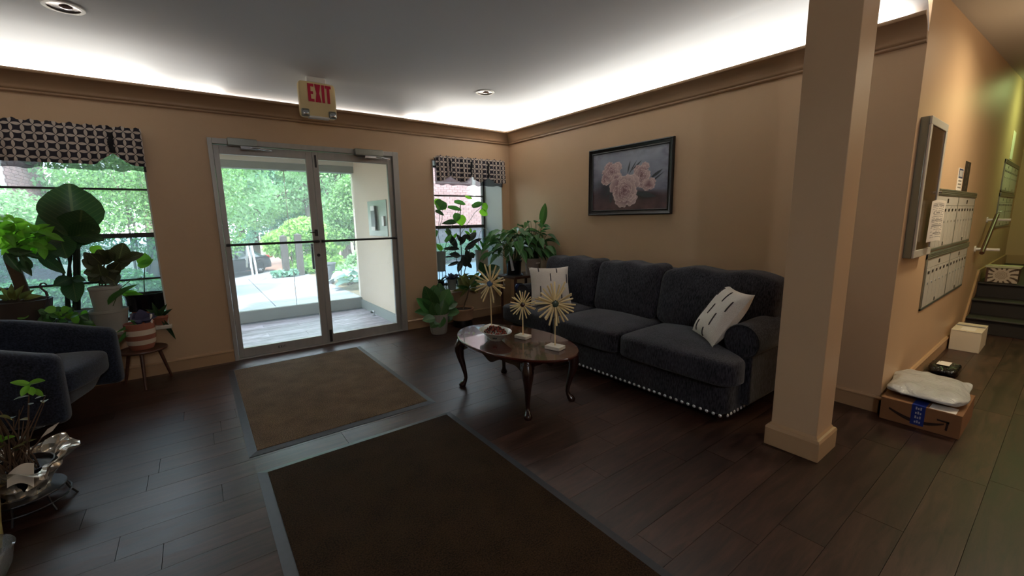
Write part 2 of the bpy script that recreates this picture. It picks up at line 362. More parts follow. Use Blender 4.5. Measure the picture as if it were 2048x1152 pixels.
# room numbers
YB, XR, YM, ZC = 5.02, 3.717, 0.709, 2.73
XL, YF, XS = -2.6, -3.5, 7.06        # left wall, wall behind, foot of the stairs
YH = -1.45                           # far side of the hall
def proj(p):
    d = Vector(p)-EYE; z = d.dot(FW)
    if z < 0.05: return None
    return 1024+FPX*d.dot(RT)/z, 576-FPX*d.dot(UP)/z

# ================================================================== SETTING
fl = structure('floor', MB().box(XL-0.2, 10.66, YF-0.2, YB+0.1, -0.12, -0.008), M['soil'], 'dark brown wood plank floor of the lobby and hall', 'floor')
PL, PW = 1.22, 0.1775
plank_me = MB().box(-PL/2+0.0012, PL/2-0.0012, -PW/2+0.0009, PW/2-0.0009, -0.008, 0).mesh('plank', M['floor'])
cand = []
rng = random.Random(3)
known = {2.885: -0.35, 2.708: -0.577, 2.530: -0.028, 2.335: -0.417}
k = -35
while True:
    yc = 2.708+k*PW; k += 1
    if yc-PW/2 > YB-0.01: break
    if yc < YF: continue
    off = rng.uniform(0, PL)
    for ky, kx in known.items():
        if abs(ky-yc) < 0.05: off = (kx-XL) % PL
    x = XL-PL+off
    while x < XS:
        x0, x1 = max(x, XL), min(x+PL, XS)
        y1 = min(yc+PW/2, YB)
        if x1-x0 > 0.02:
            c = Vector(((x0+x1)/2, (yc-PW/2+y1)/2, 0)); best = 1e9
            for fx in (x0, (x0+x1)/2, x1):
                q = proj((fx, yc, 0))
                if q and -150 < q[0] < 2200 and q[1] < 1300: best = min(best, (Vector((fx, yc, 0))-EYE).length)
            cand.append((best, c, (x1-x0)/PL, (y1-yc+PW/2)/PW))
        x += PL
cand.sort(key=lambda t: t[0])
for best, c, sx, sy in cand[:290]:
    inst('plank', plank_me, fl, Matrix.Translation(c) @ Matrix.Diagonal((sx, sy, 1, 1)))
mb = MB()
for best, c, sx, sy in cand[290:]:
    mb.box(c.x-sx*PL/2+0.0012, c.x+sx*PL/2-0.0012, c.y-sy*PW/2+0.0009, c.y+sy*PW/2-0.0009, -0.008, 0)
o = mb.build('plank_field', M['floor'], fl); o['kind'] = 'stuff'

W1 = (-1.90, -0.272, 0.46, 2.13); W2 = (2.51, 3.592, 0.43, 2.13); DR = (0.20, 2.06, 0.0, 2.182)
YW = 5.56
mb = MB()
mb.box(XL, W1[0], YB, YW, 0, 2.9); mb.box(W1[0], W1[1], YB, YW, 0, W1[2]); mb.box(W1[0], W1[1], YB, YW, W1[3], 2.9)
mb.box(W1[1], 0.0, YB, YW, 0, 2.9); mb.box(0.0, DR[0], YB, 5.14, 0, 2.9); mb.box(DR[0], DR[1], YB, 5.14, DR[3], 2.9)
mb.box(DR[1], 2.20, YB, 5.14, 0, 2.9); mb.box(2.20, W2[0], YB, YW, 0, 2.9)
mb.box(W2[0], W2[1], YB, YW, 0, W2[2]); mb.box(W2[0], W2[1], YB, YW, W2[3], 2.9); mb.box(W2[1], XR+0.16, YB, YW, 0, 2.9)
structure('wall_back', mb, M['wall'], 'tan back wall with the glass entrance and two windows', 'wall')
structure('wall_right', MB().box(XR, XR+0.16, YM, YB, 0, 2.9), M['wall'], 'tan wall behind the sofa with the rose picture', 'wall')
structure('wall_mailbox', MB().box(XR+0.16, 10.66, YM, YM+0.16, 0, 3.5).box(XR+0.001, XR+0.16, YM-0.0005, YM+0.01, 0, 2.9), M['wall'], 'tan hall wall carrying the mailboxes', 'wall')
structure('wall_left', MB().box(XL-0.16, XL, YF, YW, 0, 2.9), M['wall'], 'tan left wall of the lobby', 'wall')
structure('wall_front', MB().box(XL-0.16, XR+0.16, YF-0.16, YF, 0, 2.9), M['wall'], 'tan lobby wall opposite the entrance', 'wall')
structure('wall_hall', MB().box(XR, XR+0.16, YF, YH, 0, 2.9).box(XR+0.16, 10.66, YH-0.16, YH, 0, 3.5), M['wall'], 'tan hall wall opposite the mailboxes', 'wall')
structure('wall_stairwell', MB().box(10.5, 10.66, YH, YM, 0, 3.5), M['wall'], 'tan wall at the end of the stair landing', 'wall')
structure('ceiling_hall', MB().prism([(XR, YH, 2.735), (10.5, YH, 3.16), (10.5, YH, 3.5), (XR, YH, 3.5)], (0, YM-YH, 0)), M['ceil'], 'plain hall ceiling over the mailboxes and stairs', 'ceiling')
structure('ceiling', MB().box(XL, XR, YF, YB, ZC, 2.9), M['ceil'], 'white lobby ceiling lit from behind the moulding', 'ceiling')

def room_sweep(prof, nm, mat, label, cat, smooth=None, y_end=YM, closed=True):
    vs = []; n = len(prof)
    for (d, z) in prof: vs.append((XL, YB-d, z))
    for (d, z) in prof: vs.append((XR-d, YB-d, z))
    for (d, z) in prof: vs.append((XR-d, y_end, z))
    fs = []
    for s_ in (0, 1):
        for i in range(n if closed else n-1):
            a, b = s_*n+i, s_*n+(i+1) % n; fs.append((a, b, b+n, a+n))
    if closed: fs.append(tuple(range(n))); fs.append(tuple(2*n+i for i in reversed(range(n))))
    return structure(nm, MB().add(vs, fs), mat, label, cat, smooth)
cv = [(0.55*(1-math.cos(t*PI/2/10)), 2.44+(ZC-2.44)*math.sin(t*PI/2/10)) for t in range(11)]
room_sweep(cv, 'ceiling_cove', M['ceil'], 'curved white cove between the moulding and the ceiling', 'ceiling', smooth=60, closed=False)
cp = [(0, 2.405), (0.016, 2.405), (0.022, 2.412), (0.022, 2.424), (0.030, 2.430), (0.034, 2.440), (0.034, 2.448),
      (0.038, 2.460), (0.045, 2.475), (0.056, 2.492), (0.071, 2.508), (0.089, 2.522), (0.108, 2.532), (0.120, 2.536), (0.124, 2.542), (0.124, 2.556), (0.118, 2.560), (0.108, 2.560),
      (0.098, 2.538), (0.07, 2.518), (0.045, 2.495), (0.03, 2.47), (0, 2.465)]
room_sweep(cp, 'trim_1', M['crown'], 'brown crown moulding along the back and sofa walls, open on top', 'moulding', smooth=35)

def board(p, q, nrm, label, nm, h=0.122):
    """baseboard from p to q; nrm is the direction into the room"""
    p, q, nn = Vector((*p, 0)), Vector((*q, 0)), Vector((*nrm, 0))
    prof = [(0, 0), (0.016, 0), (0.016, h-0.024), (0.022, h-0.02), (0.022, h-0.012), (0.012, h), (0, h)]
    pts = [p+nn*d+Vector((0, 0, z)) for d, z in prof]
    structure(nm, MB().prism(pts, q-p), M['base'], label, 'baseboard')
board((XL, YB), (0.198, YB), (0, -1), 'tan baseboard on the back wall left of the door', 'baseboard_back_left')
board((2.064, YB), (XR, YB), (0, -1), 'tan baseboard on the back wall right of the door', 'baseboard_back_right')
board((XR, YB), (XR, YM-0.016), (-1, 0), 'tan baseboard behind the sofa', 'baseboard_right')
board((XR-0.016, YM), (XS-0.06, YM), (0, -1), 'tan baseboard along the mailbox wall', 'baseboard_mailbox')
# slanted stringer board beside the stairs, baseboards on the landing
structure('baseboard_stairs', MB().prism([(XS-0.06, YM, 0), (XS-0.06, YM, 0.122), (7.60, YM, 0.67), (10.5, YM, 0.67), (10.5, YM, 0.531), (7.6, YM, 0.40)], (0, -0.018, 0)), M['base'], 'tan stringer board rising beside the stairs', 'baseboard')
structure('baseboard_landing', MB().box(10.48, 10.5, YH, YM-0.02, 0.531, 0.67), M['base'], 'baseboard on the end wall of the landing', 'baseboard')

# stairs at the end of the hall
M['stair'] = pm('black rubber tread', rgb(44, 40, 36), 0.55, var=0.1, vscale=8)
st = thing('stairs', 'dark short flight of stairs up to the landing past the mailboxes', 'stairs', (XS, -0.4, 0), kind='structure')
for i, x0 in enumerate((7.04, 7.31, 7.56)):
    z1 = 0.177*(i+1); x1 = (7.31, 7.56, 10.5)[i]
    MB().box(x0+0.02, x1+0.05 if i < 2 else 10.5, YH, YM-0.02, z1-0.03, z1).build('tread', M['stair'], st, bevel=0.006)
    MB().box(x0+0.035, x0+0.06, YH, YM-0.02, z1-0.177, z1-0.03).build('riser', M['stair'], st)
    MB().tube([(x0+0.02, YH, z1-0.015), (x0+0.02, YM-0.02, z1-0.015)], 0.015, 8).build('nosing', M['stair'], st, smooth=60)

# pillar
pl = thing('pillar', 'square tan pillar between the sofa and the hall', 'pillar', (2.813, 0.877, 0), kind='structure')
MB().box(2.692, 2.934, 0.760, 0.996, 0, ZC).build('shaft', M['wall'], pl, bevel=0.003)
MB().box(2.668, 2.958, 0.736, 1.020, 0, 0.112).build('plinth', M['base'], pl, bevel=0.004)
mb = MB()
a = [(2.668, 0.736, 2.958, 1.020, 0.112), (2.674, 0.742, 2.952, 1.014, 0.124), (2.684, 0.752, 2.942, 1.004, 0.128), (2.692, 0.760, 2.934, 0.996, 0.142)]
for (x0, y0, x1, y1, z) in a: mb.v += [Vector((x0, y0, z)), Vector((x1, y0, z)), Vector((x1, y1, z)), Vector((x0, y1, z))]
for i in range(3): mb.f += [(i*4+k, i*4+(k+1) % 4, i*4+4+(k+1) % 4, i*4+4+k) for k in range(4)]
mb.build('plinth_cap', M['base'], pl)

# ------------------------------------------------------------------ windows
def reveal(w, nm, label):
    x0, x1, z0, z1 = w; mb = MB()
    mb.box(x0, x0+0.012, YB+0.004, YW-0.05, z0, z1); mb.box(x1-0.012, x1, YB+0.004, YW-0.05, z0, z1); mb.box(x0, x1, YB+0.004, YW-0.05, z1-0.012, z1)
    structure(nm, mb, M['reveal'], label, 'trim')
reveal(W1, 'trim_2', 'white plaster reveal of the big left window')
reveal(W2, 'trim_3', 'white plaster reveal of the small window in the corner')
M['sill'] = pm('painted sill board', rgb(206, 196, 180), 0.45)
structure('trim_4', MB().box(W1[0]-0.03, W1[1]+0.02, 4.975, YW-0.06, W1[2]-0.03, W1[2]+0.004), M['sill'], 'deep pale sill under the big left window', 'windowsill', bevel=0.006)
structure('trim_5', MB().box(W2[0]+0.002, W2[1]-0.002, 4.985, YW-0.06, W2[2]-0.03, W2[2]+0.004), M['sill'], 'deep pale sill under the small corner window', 'windowsill', bevel=0.006)
def window(nm, w, y, bars, meet, label):
    x0, x1, z0, z1 = w
    r = thing(nm, label, 'window', ((x0+x1)/2, y, z0), kind='structure'); t = 0.035
    mb = MB().box(x0, x0+t, y-0.03, y+0.04, z0, z1).box(x1-t, x1, y-0.03, y+0.04, z0, z1).box(x0, x1, y-0.03, y+0.04, z1-t, z1).box(x0, x1, y-0.03, y+0.04, z0, z0+t)
    mb.build('frame', M['bronze'], r)
    MB().box(x0+t, x1-t, y-0.03, y+0.03, meet-0.022, meet+0.022).build('meeting_rail', M['bronze'], r)
    for b in bars: MB().box(x0+t, x1-t, y-0.02, y+0.02, b-0.009, b+0.009).build('glazing_bar', M['bronze'], r)
    zs = sorted([z0+t, z1-t, meet]+list(bars))
    for i in range(len(zs)-1):
        low = zs[i+1] <= meet+0.01
        MB().box(x0+t, x1-t, y+0.004, y+0.008, zs[i], zs[i+1]).build('pane', M['glass_lo'] if low else M['glass'], r)
YG = 5.50
window('window_1', W1, YG, (at(150, 377, Y=YG).z, at(318, 555, Y=YG).z), at(250, 471, Y=YG).z, 'bronze framed sash window full of potted plants, left of the door')
window('window_2', W2, YG, (at(920, 392, Y=YG).z, at(900, 513, Y=YG).z), at(930, 453, Y=YG).z, 'narrow bronze framed sash window in the corner beside the sofa')

# ------------------------------------------------------------------ entrance doors
fr = thing('trim_6', 'grey aluminium frame around the double glass doors', 'door frame', (1.13, 5.07, 0), kind='structure')
MB().box(0.20, 0.236, 5.0, 5.13, 0, 2.182).build('jamb', M['alu'], fr, bevel=0.003)
MB().box(1.992, 2.06, 5.0, 5.13, 0, 2.182).build('jamb', M['alu'], fr, bevel=0.003)
MB().box(0.236, 1.992, 5.0, 5.13, 2.13, 2.182).build('head', M['alu'], fr, bevel=0.003)
MB().box(0.236, 1.992, 5.0, 5.13, 0.0, 0.012).build('threshold', M['alu'], fr, bevel=0.003)
def letters(s, h, w, gap, th):
    """block capitals as flat prisms in the xz plane, left bottom at the origin, facing -y"""
    mb = MB(); x = 0; t = h*0.155
    def poly(pts): mb.prism([(px, 0, pz) for px, pz in pts], (0, th, 0))
    for ch in s:
        if ch == 'E':
            poly([(x, 0), (x+t, 0), (x+t, h), (x, h)])
            for zz in (0, (h-t)/2, h-t): poly([(x+t, zz), (x+w*(0.85 if zz and zz < h-t else 1), zz), (x+w*(0.85 if zz and zz < h-t else 1), zz+t), (x+t, zz+t)])
        elif ch == 'X':
            poly([(x, 0), (x+t, 0), (x+w, h), (x+w-t, h)]); mb.prism([(px, -th*0.02, pz) for px, pz in [(x, h), (x+w-t, 0), (x+w, 0), (x+t, h)]], (0, th, 0))
        elif ch == 'I': poly([(x, 0), (x+t, 0), (x+t, h), (x, h)]); x -= w-t
        elif ch == 'T':
            poly([(x+(w-t)/2, 0), (x+(w+t)/2, 0), (x+(w+t)/2, h-t), (x+(w-t)/2, h-t)]); poly([(x, h-t), (x+w, h-t), (x+w, h), (x, h)])
        elif ch == ':':
            poly([(x, 0), (x+t, 0), (x+t, t), (x, t)]); poly([(x, h*0.55), (x+t, h*0.55), (x+t, h*0.55+t), (x, h*0.55+t)])
        x += w+gap
    mb.width = x-gap; return mb
def leaf_door(nm, x0, x1, s0, s1, label):
    r = thing(nm, label, 'door', ((x0+x1)/2, 5.06, 0.012), kind='structure'); y0, y1 = 5.035, 5.08
    MB().box(x0, s0, y0, y1, 0.014, 2.125).build('stile', M['alu'], r, bevel=0.003)
    MB().box(s1, x1, y0, y1, 0.014, 2.125).build('stile', M['alu'], r, bevel=0.003)
    MB().box(s0, s1, y0, y1, 0.014, 0.108).build('rail', M['alu'], r, bevel=0.003)
    MB().box(s0, s1, y0, y1, 2.043, 2.125).build('rail', M['alu'], r, bevel=0.003)
    MB().box(s0, s1, 5.055, 5.060, 0.108, 2.043).build('pane', M['glass'], r)
    b = MB().tube([(x0+0.006 if nm == 'door_1' else x0+0.012, 5.0, 1.172), (x1-0.006, 5.0, 1.172)], 0.0125, 10).build('push_bar', M['alu_dark'], r, smooth=60)
    for x in (x0+0.028, x1-0.03): MB().box(x-0.012, x+0.012, 4.998, y0, 1.158, 1.186).build('bracket', M['alu_dark'], b)
    return r
d1 = leaf_door('door_1', 0.240, 1.107, 0.286, 1.045, 'left glass door leaf with lock and pull')
d2 = leaf_door('door_2', 1.111, 1.989, 1.168, 1.936, 'right glass door leaf beside the porch wall')
MB().tube([(1.084, 5.034, 1.02), (1.084, 5.018, 1.02)], 0.017, 16).build('lock_cylinder', M['alu_dark'], d1, smooth=40)
o = MB().box(1.066, 1.098, 5.020, 5.036, 1.23, 1.30).build('latch_plate', M['alu_dark'], d1, bevel=0.003)
MB().tube([(1.082, 5.022, 1.27), (1.06, 4.99, 1.272), (1.01, 4.985, 1.27)], [0.008, 0.007, 0.005], 8).build('lever', M['alu_dark'], o, smooth=60)
MB().box(1.03, 1.075, 5.10, 5.13, 0.86, 1.15).box(1.045, 1.06, 5.08, 5.10, 0.9, 0.93).box(1.045, 1.06, 5.08, 5.10, 1.08, 1.11).build('pull_handle', M['black'], d1, bevel=0.004)
lt = letters('EXIT:', 0.024, 0.016, 0.006, 0.001)
for v in lt.v: v += Vector((0.60, 5.0338, 0.05))
lt.build('decal', M['black'], d1)
MB().box(1.130, 1.150, 5.030, 5.036, 1.96, 2.09).build('flush_bolt', M['alu_dark'], d2, bevel=0.002)
MB().box(1.126, 1.154, 5.026, 5.036, 0.02, 0.16).build('flush_bolt', M['alu_dark'], d2, bevel=0.002)
def closer(r, x0, x1, z, s):
    c = MB().box(x0, x1, 4.935, 5.0, z-0.035, z+0.035).build('closer', M['steel'], r, bevel=0.006)
    MB().box(x0+0.10, x0+0.25, 4.915, 4.95, z-0.066, z-0.036).build('closer_bracket', M['chrome'], c, bevel=0.004)
    MB().tube([((x0+x1)/2, 4.95, z-0.04), ((x0+x1)/2+s*0.11, 4.90, z-0.05), ((x0+x1)/2+s*0.24, 4.98, z-0.055)], 0.009, 8).build('closer_arm', M['chrome'], c, smooth=60)
closer(d1, 0.355, 0.60, 2.15, 1); closer(d2, 1.54, 1.86, 2.145, 1)

# ------------------------------------------------------------------ porch beyond the doors
YC = 6.83
pf = structure('porch_floor', MB().box(0.0, 2.2, 5.13, YC+0.1, -0.12, -0.008), M['concrete'], 'grey plank floor of the glazed porch', 'floor')
pme = MB().box(-PL/2+0.0015, PL/2-0.0015, -PW/2+0.0015, PW/2-0.0015, -0.008, 0).mesh('porch_plank', M['porchfloor'])
for j in range(10):
    y = 5.13+PW*(j+0.5)
    if y+PW/2 > YC: continue
    x = -0.2-0.4*(j % 3)
    while x < 2.07:
        a_, b_ = max(0.0, x), min(2.07, x+PL)
        if b_-a_ > 0.05: inst('plank', pme, pf, Matrix.Translation(((a_+b_)/2, y, 0)) @ Matrix.Diagonal(((b_-a_)/PL, 1, 1, 1)))
        x += PL
structure('wall_porch_right', MB().box(2.072, 2.2, 5.14, 6.98, 0, 2.5), M['porchwall'], 'beige porch wall with the intercom', 'wall')
structure('wall_porch_left', MB().box(-0.14, 0.0, 5.14, 5.58, 0, 2.5).box(-0.14, 0.0, 5.58, 6.98, 0, 0.3).box(-0.14, 0.0, 5.58, 6.98, 2.1, 2.5).box(-0.14, 0.0, 6.86, 6.98, 0.3, 2.1), M['porchwall'], 'beige porch wall left of the doors, open at the side', 'wall')  # side opening made to let more daylight into the porch
structure('ceiling_porch', MB().box(-0.14, 2.2, 5.14, 7.15, 2.30, 2.5), M['porchwall'], 'beige porch ceiling', 'ceiling')
structure('baseboard_porch', MB().box(2.052, 2.072, 5.14, YC, 0, 0.12).box(2.058, 2.072, 5.14, YC, 0.12, 0.135), M['curb'], 'grey baseboard of the porch wall', 'baseboard')
w3 = thing('window_3', 'frameless glass front of the porch on a grey curb', 'window', (1.03, YC+0.05, 0), kind='structure')
MB().box(0, 2.072, YC, YC+0.12, 0, 0.166).build('curb', M['curb'], w3, bevel=0.006)
MB().box(0, 2.072, YC-0.03, YC+0.14, 2.105, 2.20).build('head_beam', M['curb'], w3, bevel=0.004)
MB().box(0, 2.072, YC-0.05, YC+0.16, 2.20, 2.30).build('fascia', M['reveal'], w3, bevel=0.004)
MB().box(0.01, 1.118, YC+0.05, YC+0.062, 0.166, 2.105).build('pane', M['glass'], w3)
MB().box(1.124, 2.06, YC+0.05, YC+0.062, 0.166, 2.105).build('pane', M['glass'], w3)
MB().box(1.118, 1.124, YC+0.048, YC+0.064, 0.166, 2.105).build('seal', M['white'], w3)
MB().box(1.085, 1.155, YC+0.03, YC+0.05, 2.09, 2.105).box(1.116, 1.126, YC+0.03, YC+0.05, 2.0, 2.09).build('glass_clamp', M['alu'], w3)
ic = thing('intercom_panel', 'steel intercom plate with black entry phone on the porch wall', 'intercom', (2.072, 5.87, 1.17))
MB().box(2.062, 2.072, 5.50, 6.24, 1.17, 1.655).build('plate', M['steel'], ic, bevel=0.003)
MB().box(2.035, 2.062, 5.885, 6.045, 1.26, 1.58).build('entry_phone', M['black'], ic, bevel=0.006)
MB().box(2.030, 2.060, 5.89, 6.04, 1.52, 1.585).build('phone_cap', M['white'], ic, bevel=0.004)
MB().box(2.030, 2.060, 5.89, 6.04, 1.245, 1.30).build('phone_foot', M['white'], ic, bevel=0.004)
MB().box(2.045, 2.062, 5.58, 5.66, 1.31, 1.44).build('switch', M['white'], ic, bevel=0.005)
ds = thing('doorstop', 'chrome floor doorstop beside the porch wall', 'doorstop', (2.0, 6.10, 0))
MB().lathe([(0.028, 0), (0.028, 0.008), (0.012, 0.012), (0.012, 0.05), (0.022, 0.06), (0.022, 0.075), (0.012, 0.08)], (2.0, 6.10, 0), 16).build('post', M['chrome'], ds, smooth=40)
MB().tube([(1.99, 6.10, 0.055), (1.955, 6.10, 0.065)], 0.014, 10).build('rubber_tip', M['black'], ds, smooth=60)

# ------------------------------------------------------------------ outside
gr = structure('ground', MB().box(-40, 45, 12.35, 70, -1.3, -1.1).box(-40, -0.14, YW, 12.35, -1.3, -0.02).box(2.2, 45, YW, 12.35, -1.3, -0.02), M['ground'], 'garden soil and verge outside the windows', 'ground')
structure('road', MB().box(-12, 14, 14.5, 30, -1.1, -1.085), M['asphalt'], 'grey parking court below the patio', 'road')
structure('pavement', MB().prism([(1.5, 25.6, -1.085), (9, 21.5, -1.085), (16, 24, -1.085), (16, 30, -1.085), (4, 33, -1.085)], (0, 0, 0.03)), M['paver'], 'red brick paving behind the parked car', 'pavement')
structure('path', MB().box(2.9, 9.0, 6.0, 11.6, -0.03, -0.005), M['concrete'], 'pale concrete path added below the small window to brighten its view', 'path')  # pale surface added so the lower panes look bright
pt = structure('terrace', MB().box(-3.2, 2.36, YC+0.12, 12.3, -1.2, -0.02), M['concrete'], 'pale concrete terrace in front of the porch', 'pavement')
for i in range(4):
    for j in range(4):
        x0 = -3.2+i*1.39; y0 = YC+0.12+j*1.3375
        MB().box(x0+0.006, x0+1.384, y0+0.006, y0+1.331, -0.02, 0.0).build('slab', M['concrete'], pt, bevel=0.004)
M['post'] = pm('weathered dark post', rgb(62, 58, 54), 0.8, var=0.2, vscale=10, stretch=(6, 6, 1))
for lab, x, y, h in (('dark timber post at the terrace edge, left of a pair', 1.80, 12.03, 1.055), ('dark timber post at the terrace edge, right of a pair', 2.15, 12.12, 1.08)):
    o = MB().box(x-0.075, x+0.075, y-0.075, y+0.075, 0, h-0.03).add([(x-0.075, y-0.075, h-0.03), (x+0.075, y-0.075, h-0.03), (x+0.075, y+0.075, h-0.03), (x-0.075, y+0.075, h-0.03), (x, y, h+0.01)], [(0, 1, 4), (1, 2, 4), (2, 3, 4), (3, 0, 4)]).build('post', M['post'])
    tag(o, lab, 'post', 'posts at the terrace edge')
M['railwhite'] = pm('pale grey rail paint', rgb(200, 204, 206), 0.5)
for lab, x, y in (('pale handrail at the terrace steps, nearer one with slanted post', 1.11, 11.56), ('pale handrail at the terrace steps, farther one with slanted post', 1.05, 11.86)):
    h = thing('handrail', lab, 'handrail', (x, y, 0), 'handrails at the terrace steps')
    MB().tube([(x, y, 0), (x-0.02, y, 0.45), (x-0.05, y+0.02, 0.84)], 0.022, 8).build('post', M['railwhite'], h, smooth=60)
    MB().tube([(x-0.05, y-0.04, 0.855), (x-0.05, y+0.12, 0.84), (x-0.02, y+1.1, 0.24)], 0.022, 8).build('rail', M['railwhite'], h, smooth=60)

def leafcloud(name, mat, parent, blobs, count, size, seed, aspect=1.6, jit=1.0):
    rg = random.Random(seed); mb = MB(); vol = [b[1][0]*b[1][1]*b[1][2] for b in blobs]; tot = sum(vol)
    vs = mb.v; fs = mb.f
    for (c, r), vv in zip(blobs, vol):
        c = Vector(c)
        for i in range(int(count*vv/tot)):
            d = Vector((rg.gauss(0, 1), rg.gauss(0, 1), rg.gauss(0, 1))).normalized()*(rg.uniform(0.35, 1.0)**0.5)
            p = c+Vector((d.x*r[0], d.y*r[1], d.z*r[2]))
            nn = (d*0.6+Vector((rg.uniform(-1, 1), rg.uniform(-1, 1), rg.uniform(-0.2, 1.2)))).normalized()
            a = nn.orthogonal().normalized(); ang = rg.uniform(0, 2*PI); b = nn.cross(a); u = a*math.cos(ang)+b*math.sin(ang); w = nn.cross(u)
            s_ = size*rg.uniform(0.6, 1.3); n = len(vs)
            vs += [p-u*s_*aspect*0.5, p+w*s_*0.5-u*0.05*s_+nn*s_*0.08, p+u*s_*aspect*0.5-nn*s_*0.1, p-w*s_*0.5-u*0.05*s_+nn*s_*0.08]; fs.append((n, n+1, n+2, n+3))
    o = mb.build(name, mat, parent); o['kind'] = 'stuff'; return o
M['leafA'] = leafmat('tree leaf green', (0.19, 0.34, 0.16, 1), 0.5, 0.45, 0.35)
M['leafB'] = leafmat('tree leaf blue green', (0.19, 0.37, 0.27, 1), 0.5, 0.45, 0.35)
M['leafY'] = leafmat('yellow green shrub leaf', (0.25, 0.45, 0.12, 1), 0.5, 0.45, 0.3)
M['leafE'] = leafmat('evergreen leaf', (0.11, 0.24, 0.07, 1), 0.5, 0.35, 0.4)
M['bark'] = pm('tree bark', rgb(92, 84, 74), 0.9, var=0.3, vscale=6, stretch=(3, 3, 0.6), bump=0.5, bscale=20)
def tree(lab, base, h, tr, blobs, mat, cnt, size, seed, name='tree'):
    b = Vector(base); t = thing(name, lab, 'tree', b, 'trees behind the parking court')
    pts = [b, b+Vector((0.05, 0.02, h*0.35)), b+Vector((-0.08, 0.05, h*0.7)), b+Vector((0.05, 0, h))]
    MB().tube(pts, [tr*1.25, tr, tr*0.8, tr*0.4], 10).build('trunk', M['bark'], t, smooth=60)
    rg = random.Random(seed)
    for c, r in blobs[:3]:
        z0 = b+Vector((0, 0, h*rg.uniform(0.4, 0.7))); e = b+Vector(c)
        MB().tube([z0, (z0+e)/2+Vector((0, 0, 0.2)), e], [tr*0.45, tr*0.3, tr*0.12], 6).build('branch', M['bark'], t, smooth=60)
    leafcloud('crown', mat, t, [(b+Vector(c), r) for c, r in blobs], cnt, size, seed)
def rblobs(seed, n, spread, zr, r):
    rg = random.Random(seed)
    return [((rg.uniform(-spread, spread), rg.uniform(-spread*0.6, spread*0.6), rg.uniform(*zr)), (rg.uniform(*r), rg.uniform(*r), rg.uniform(*r)*0.7)) for i in range(n)]
p = at(505, 470, Y=28.5)
tree('tall tree with ivy dark trunk standing behind the parked car', (p.x, 28.5, -1.1), 8, 0.26, rblobs(1, 10, 2.4, (3.4, 8.5), (1.2, 1.9)), M['leafA'], 13300, 0.094, 11)
leafcloud('ivy', M['leafB'], bpy.data.objects['tree'], [(Vector((p.x, 28.5, z)), (0.42, 0.42, 0.8)) for z in (0.4, 1.5, 2.6, 3.7, 4.8)], 900, 0.09, 5)
tree('blue green tree at the far left through the door', (2.0, 27, -1.1), 7, 0.2, rblobs(2, 9, 2.2, (1.8, 7.5), (1.1, 1.9)), M['leafB'], 11400, 0.122, 12)
tree('wide pale tree in the middle of the door view', (4.9, 24, -1.1), 7, 0.2, rblobs(3, 11, 2.4, (1.6, 7), (1.1, 1.7)), M['leafA'], 15200, 0.108, 13)
tree('blue green tree right of the middle of the door view', (7.2, 29, -1.1), 8, 0.25, rblobs(4, 11, 2.8, (1.2, 8), (1.3, 2.0)), M['leafB'], 13300, 0.130, 14)
tree('tall loose tree farthest behind the terrace', (5.0, 38, -1.1), 9, 0.25, rblobs(6, 14, 5.2, (1.0, 11), (1.6, 2.6)), M['leafB'], 17100, 0.173, 16)
tree('light green tree closest to the right porch wall', (4.6, 17, -1.1), 5, 0.14, rblobs(5, 8, 1.2, (2.4, 5.5), (0.8, 1.3)), M['leafA'], 9500, 0.079, 15)
tree('tree seen high behind the left window', (-0.9, 15.5, -0.4), 6, 0.18, rblobs(8, 8, 1.8, (2.0, 6), (1.1, 1.7)), M['leafA'], 11400, 0.094, 18)
def shrub(lab, base, blobs, mat, cnt, size, seed, name='shrub', asp=1.6, group=None):
    b = Vector(base); t = thing(name, lab, 'shrub', b, group); rg = random.Random(seed)
    mb = MB()
    for c, r in blobs:
        for k in range(2): mb.tube([b+Vector((rg.uniform(-.08, .08), rg.uniform(-.08, .08), 0)), b+Vector(c)*0.6+Vector((rg.uniform(-.1, .1), 0, 0)), b+Vector(c)+Vector((rg.uniform(-.2, .2), 0, rg.uniform(0, .2)))], [0.025, 0.016, 0.006], 6)
    mb.build('stem', M['bark'], t, smooth=60)
    leafcloud('foliage', mat, t, [(b+Vector(c), r) for c, r in blobs], cnt, size, seed, asp)
p = at(607, 478, Y=13.6)
shrub('yellow green spreading shrub behind the dark posts', (p.x, 13.6, -1.1), [((-0.5, 0, p.z+1.1-0.1), (0.6, 0.5, 0.42)), ((0.1, 0.1, p.z+1.1+0.2), (0.7, 0.5, 0.45)), ((0.6, 0, p.z+1.1-0.1), (0.6, 0.5, 0.42)), ((0.3, 0, p.z+1.1-0.7), (0.8, 0.5, 0.35))], M['leafY'], 8000, 0.055, 21, asp=2.6)
p = at(680, 450, Y=11.6)
shrub('large green shrub beside the porch wall', (p.x+0.25, 11.6, -0.02), [((0, 0, 1.6), (0.6, 0.6, 0.55)), ((0.3, 0, 2.1), (0.7, 0.6, 0.5)), ((-0.25, 0, 1.1), (0.35, 0.5, 0.35)), ((0.6, 0, 1.0), (0.6, 0.5, 0.5))], M['leafE'], 9500, 0.050, 22)
p = at(690, 555, Y=9.6)
shrub('low bright green groundcover behind the hosta', (p.x+0.1, 9.6, -0.02), [((0, 0, 0.28), (0.32, 0.4, 0.22)), ((0.35, 0.2, 0.4), (0.4, 0.4, 0.35))], M['leafA'], 1500, 0.06, 23)
p = at(612, 548, Y=12.6)
shrub('small grassy shrub at the terrace edge right of the posts', (p.x, 12.5, -0.02), [((0, 0, 0.14), (0.34, 0.25, 0.2))], M['leafY'], 500, 0.07, 24, asp=3)
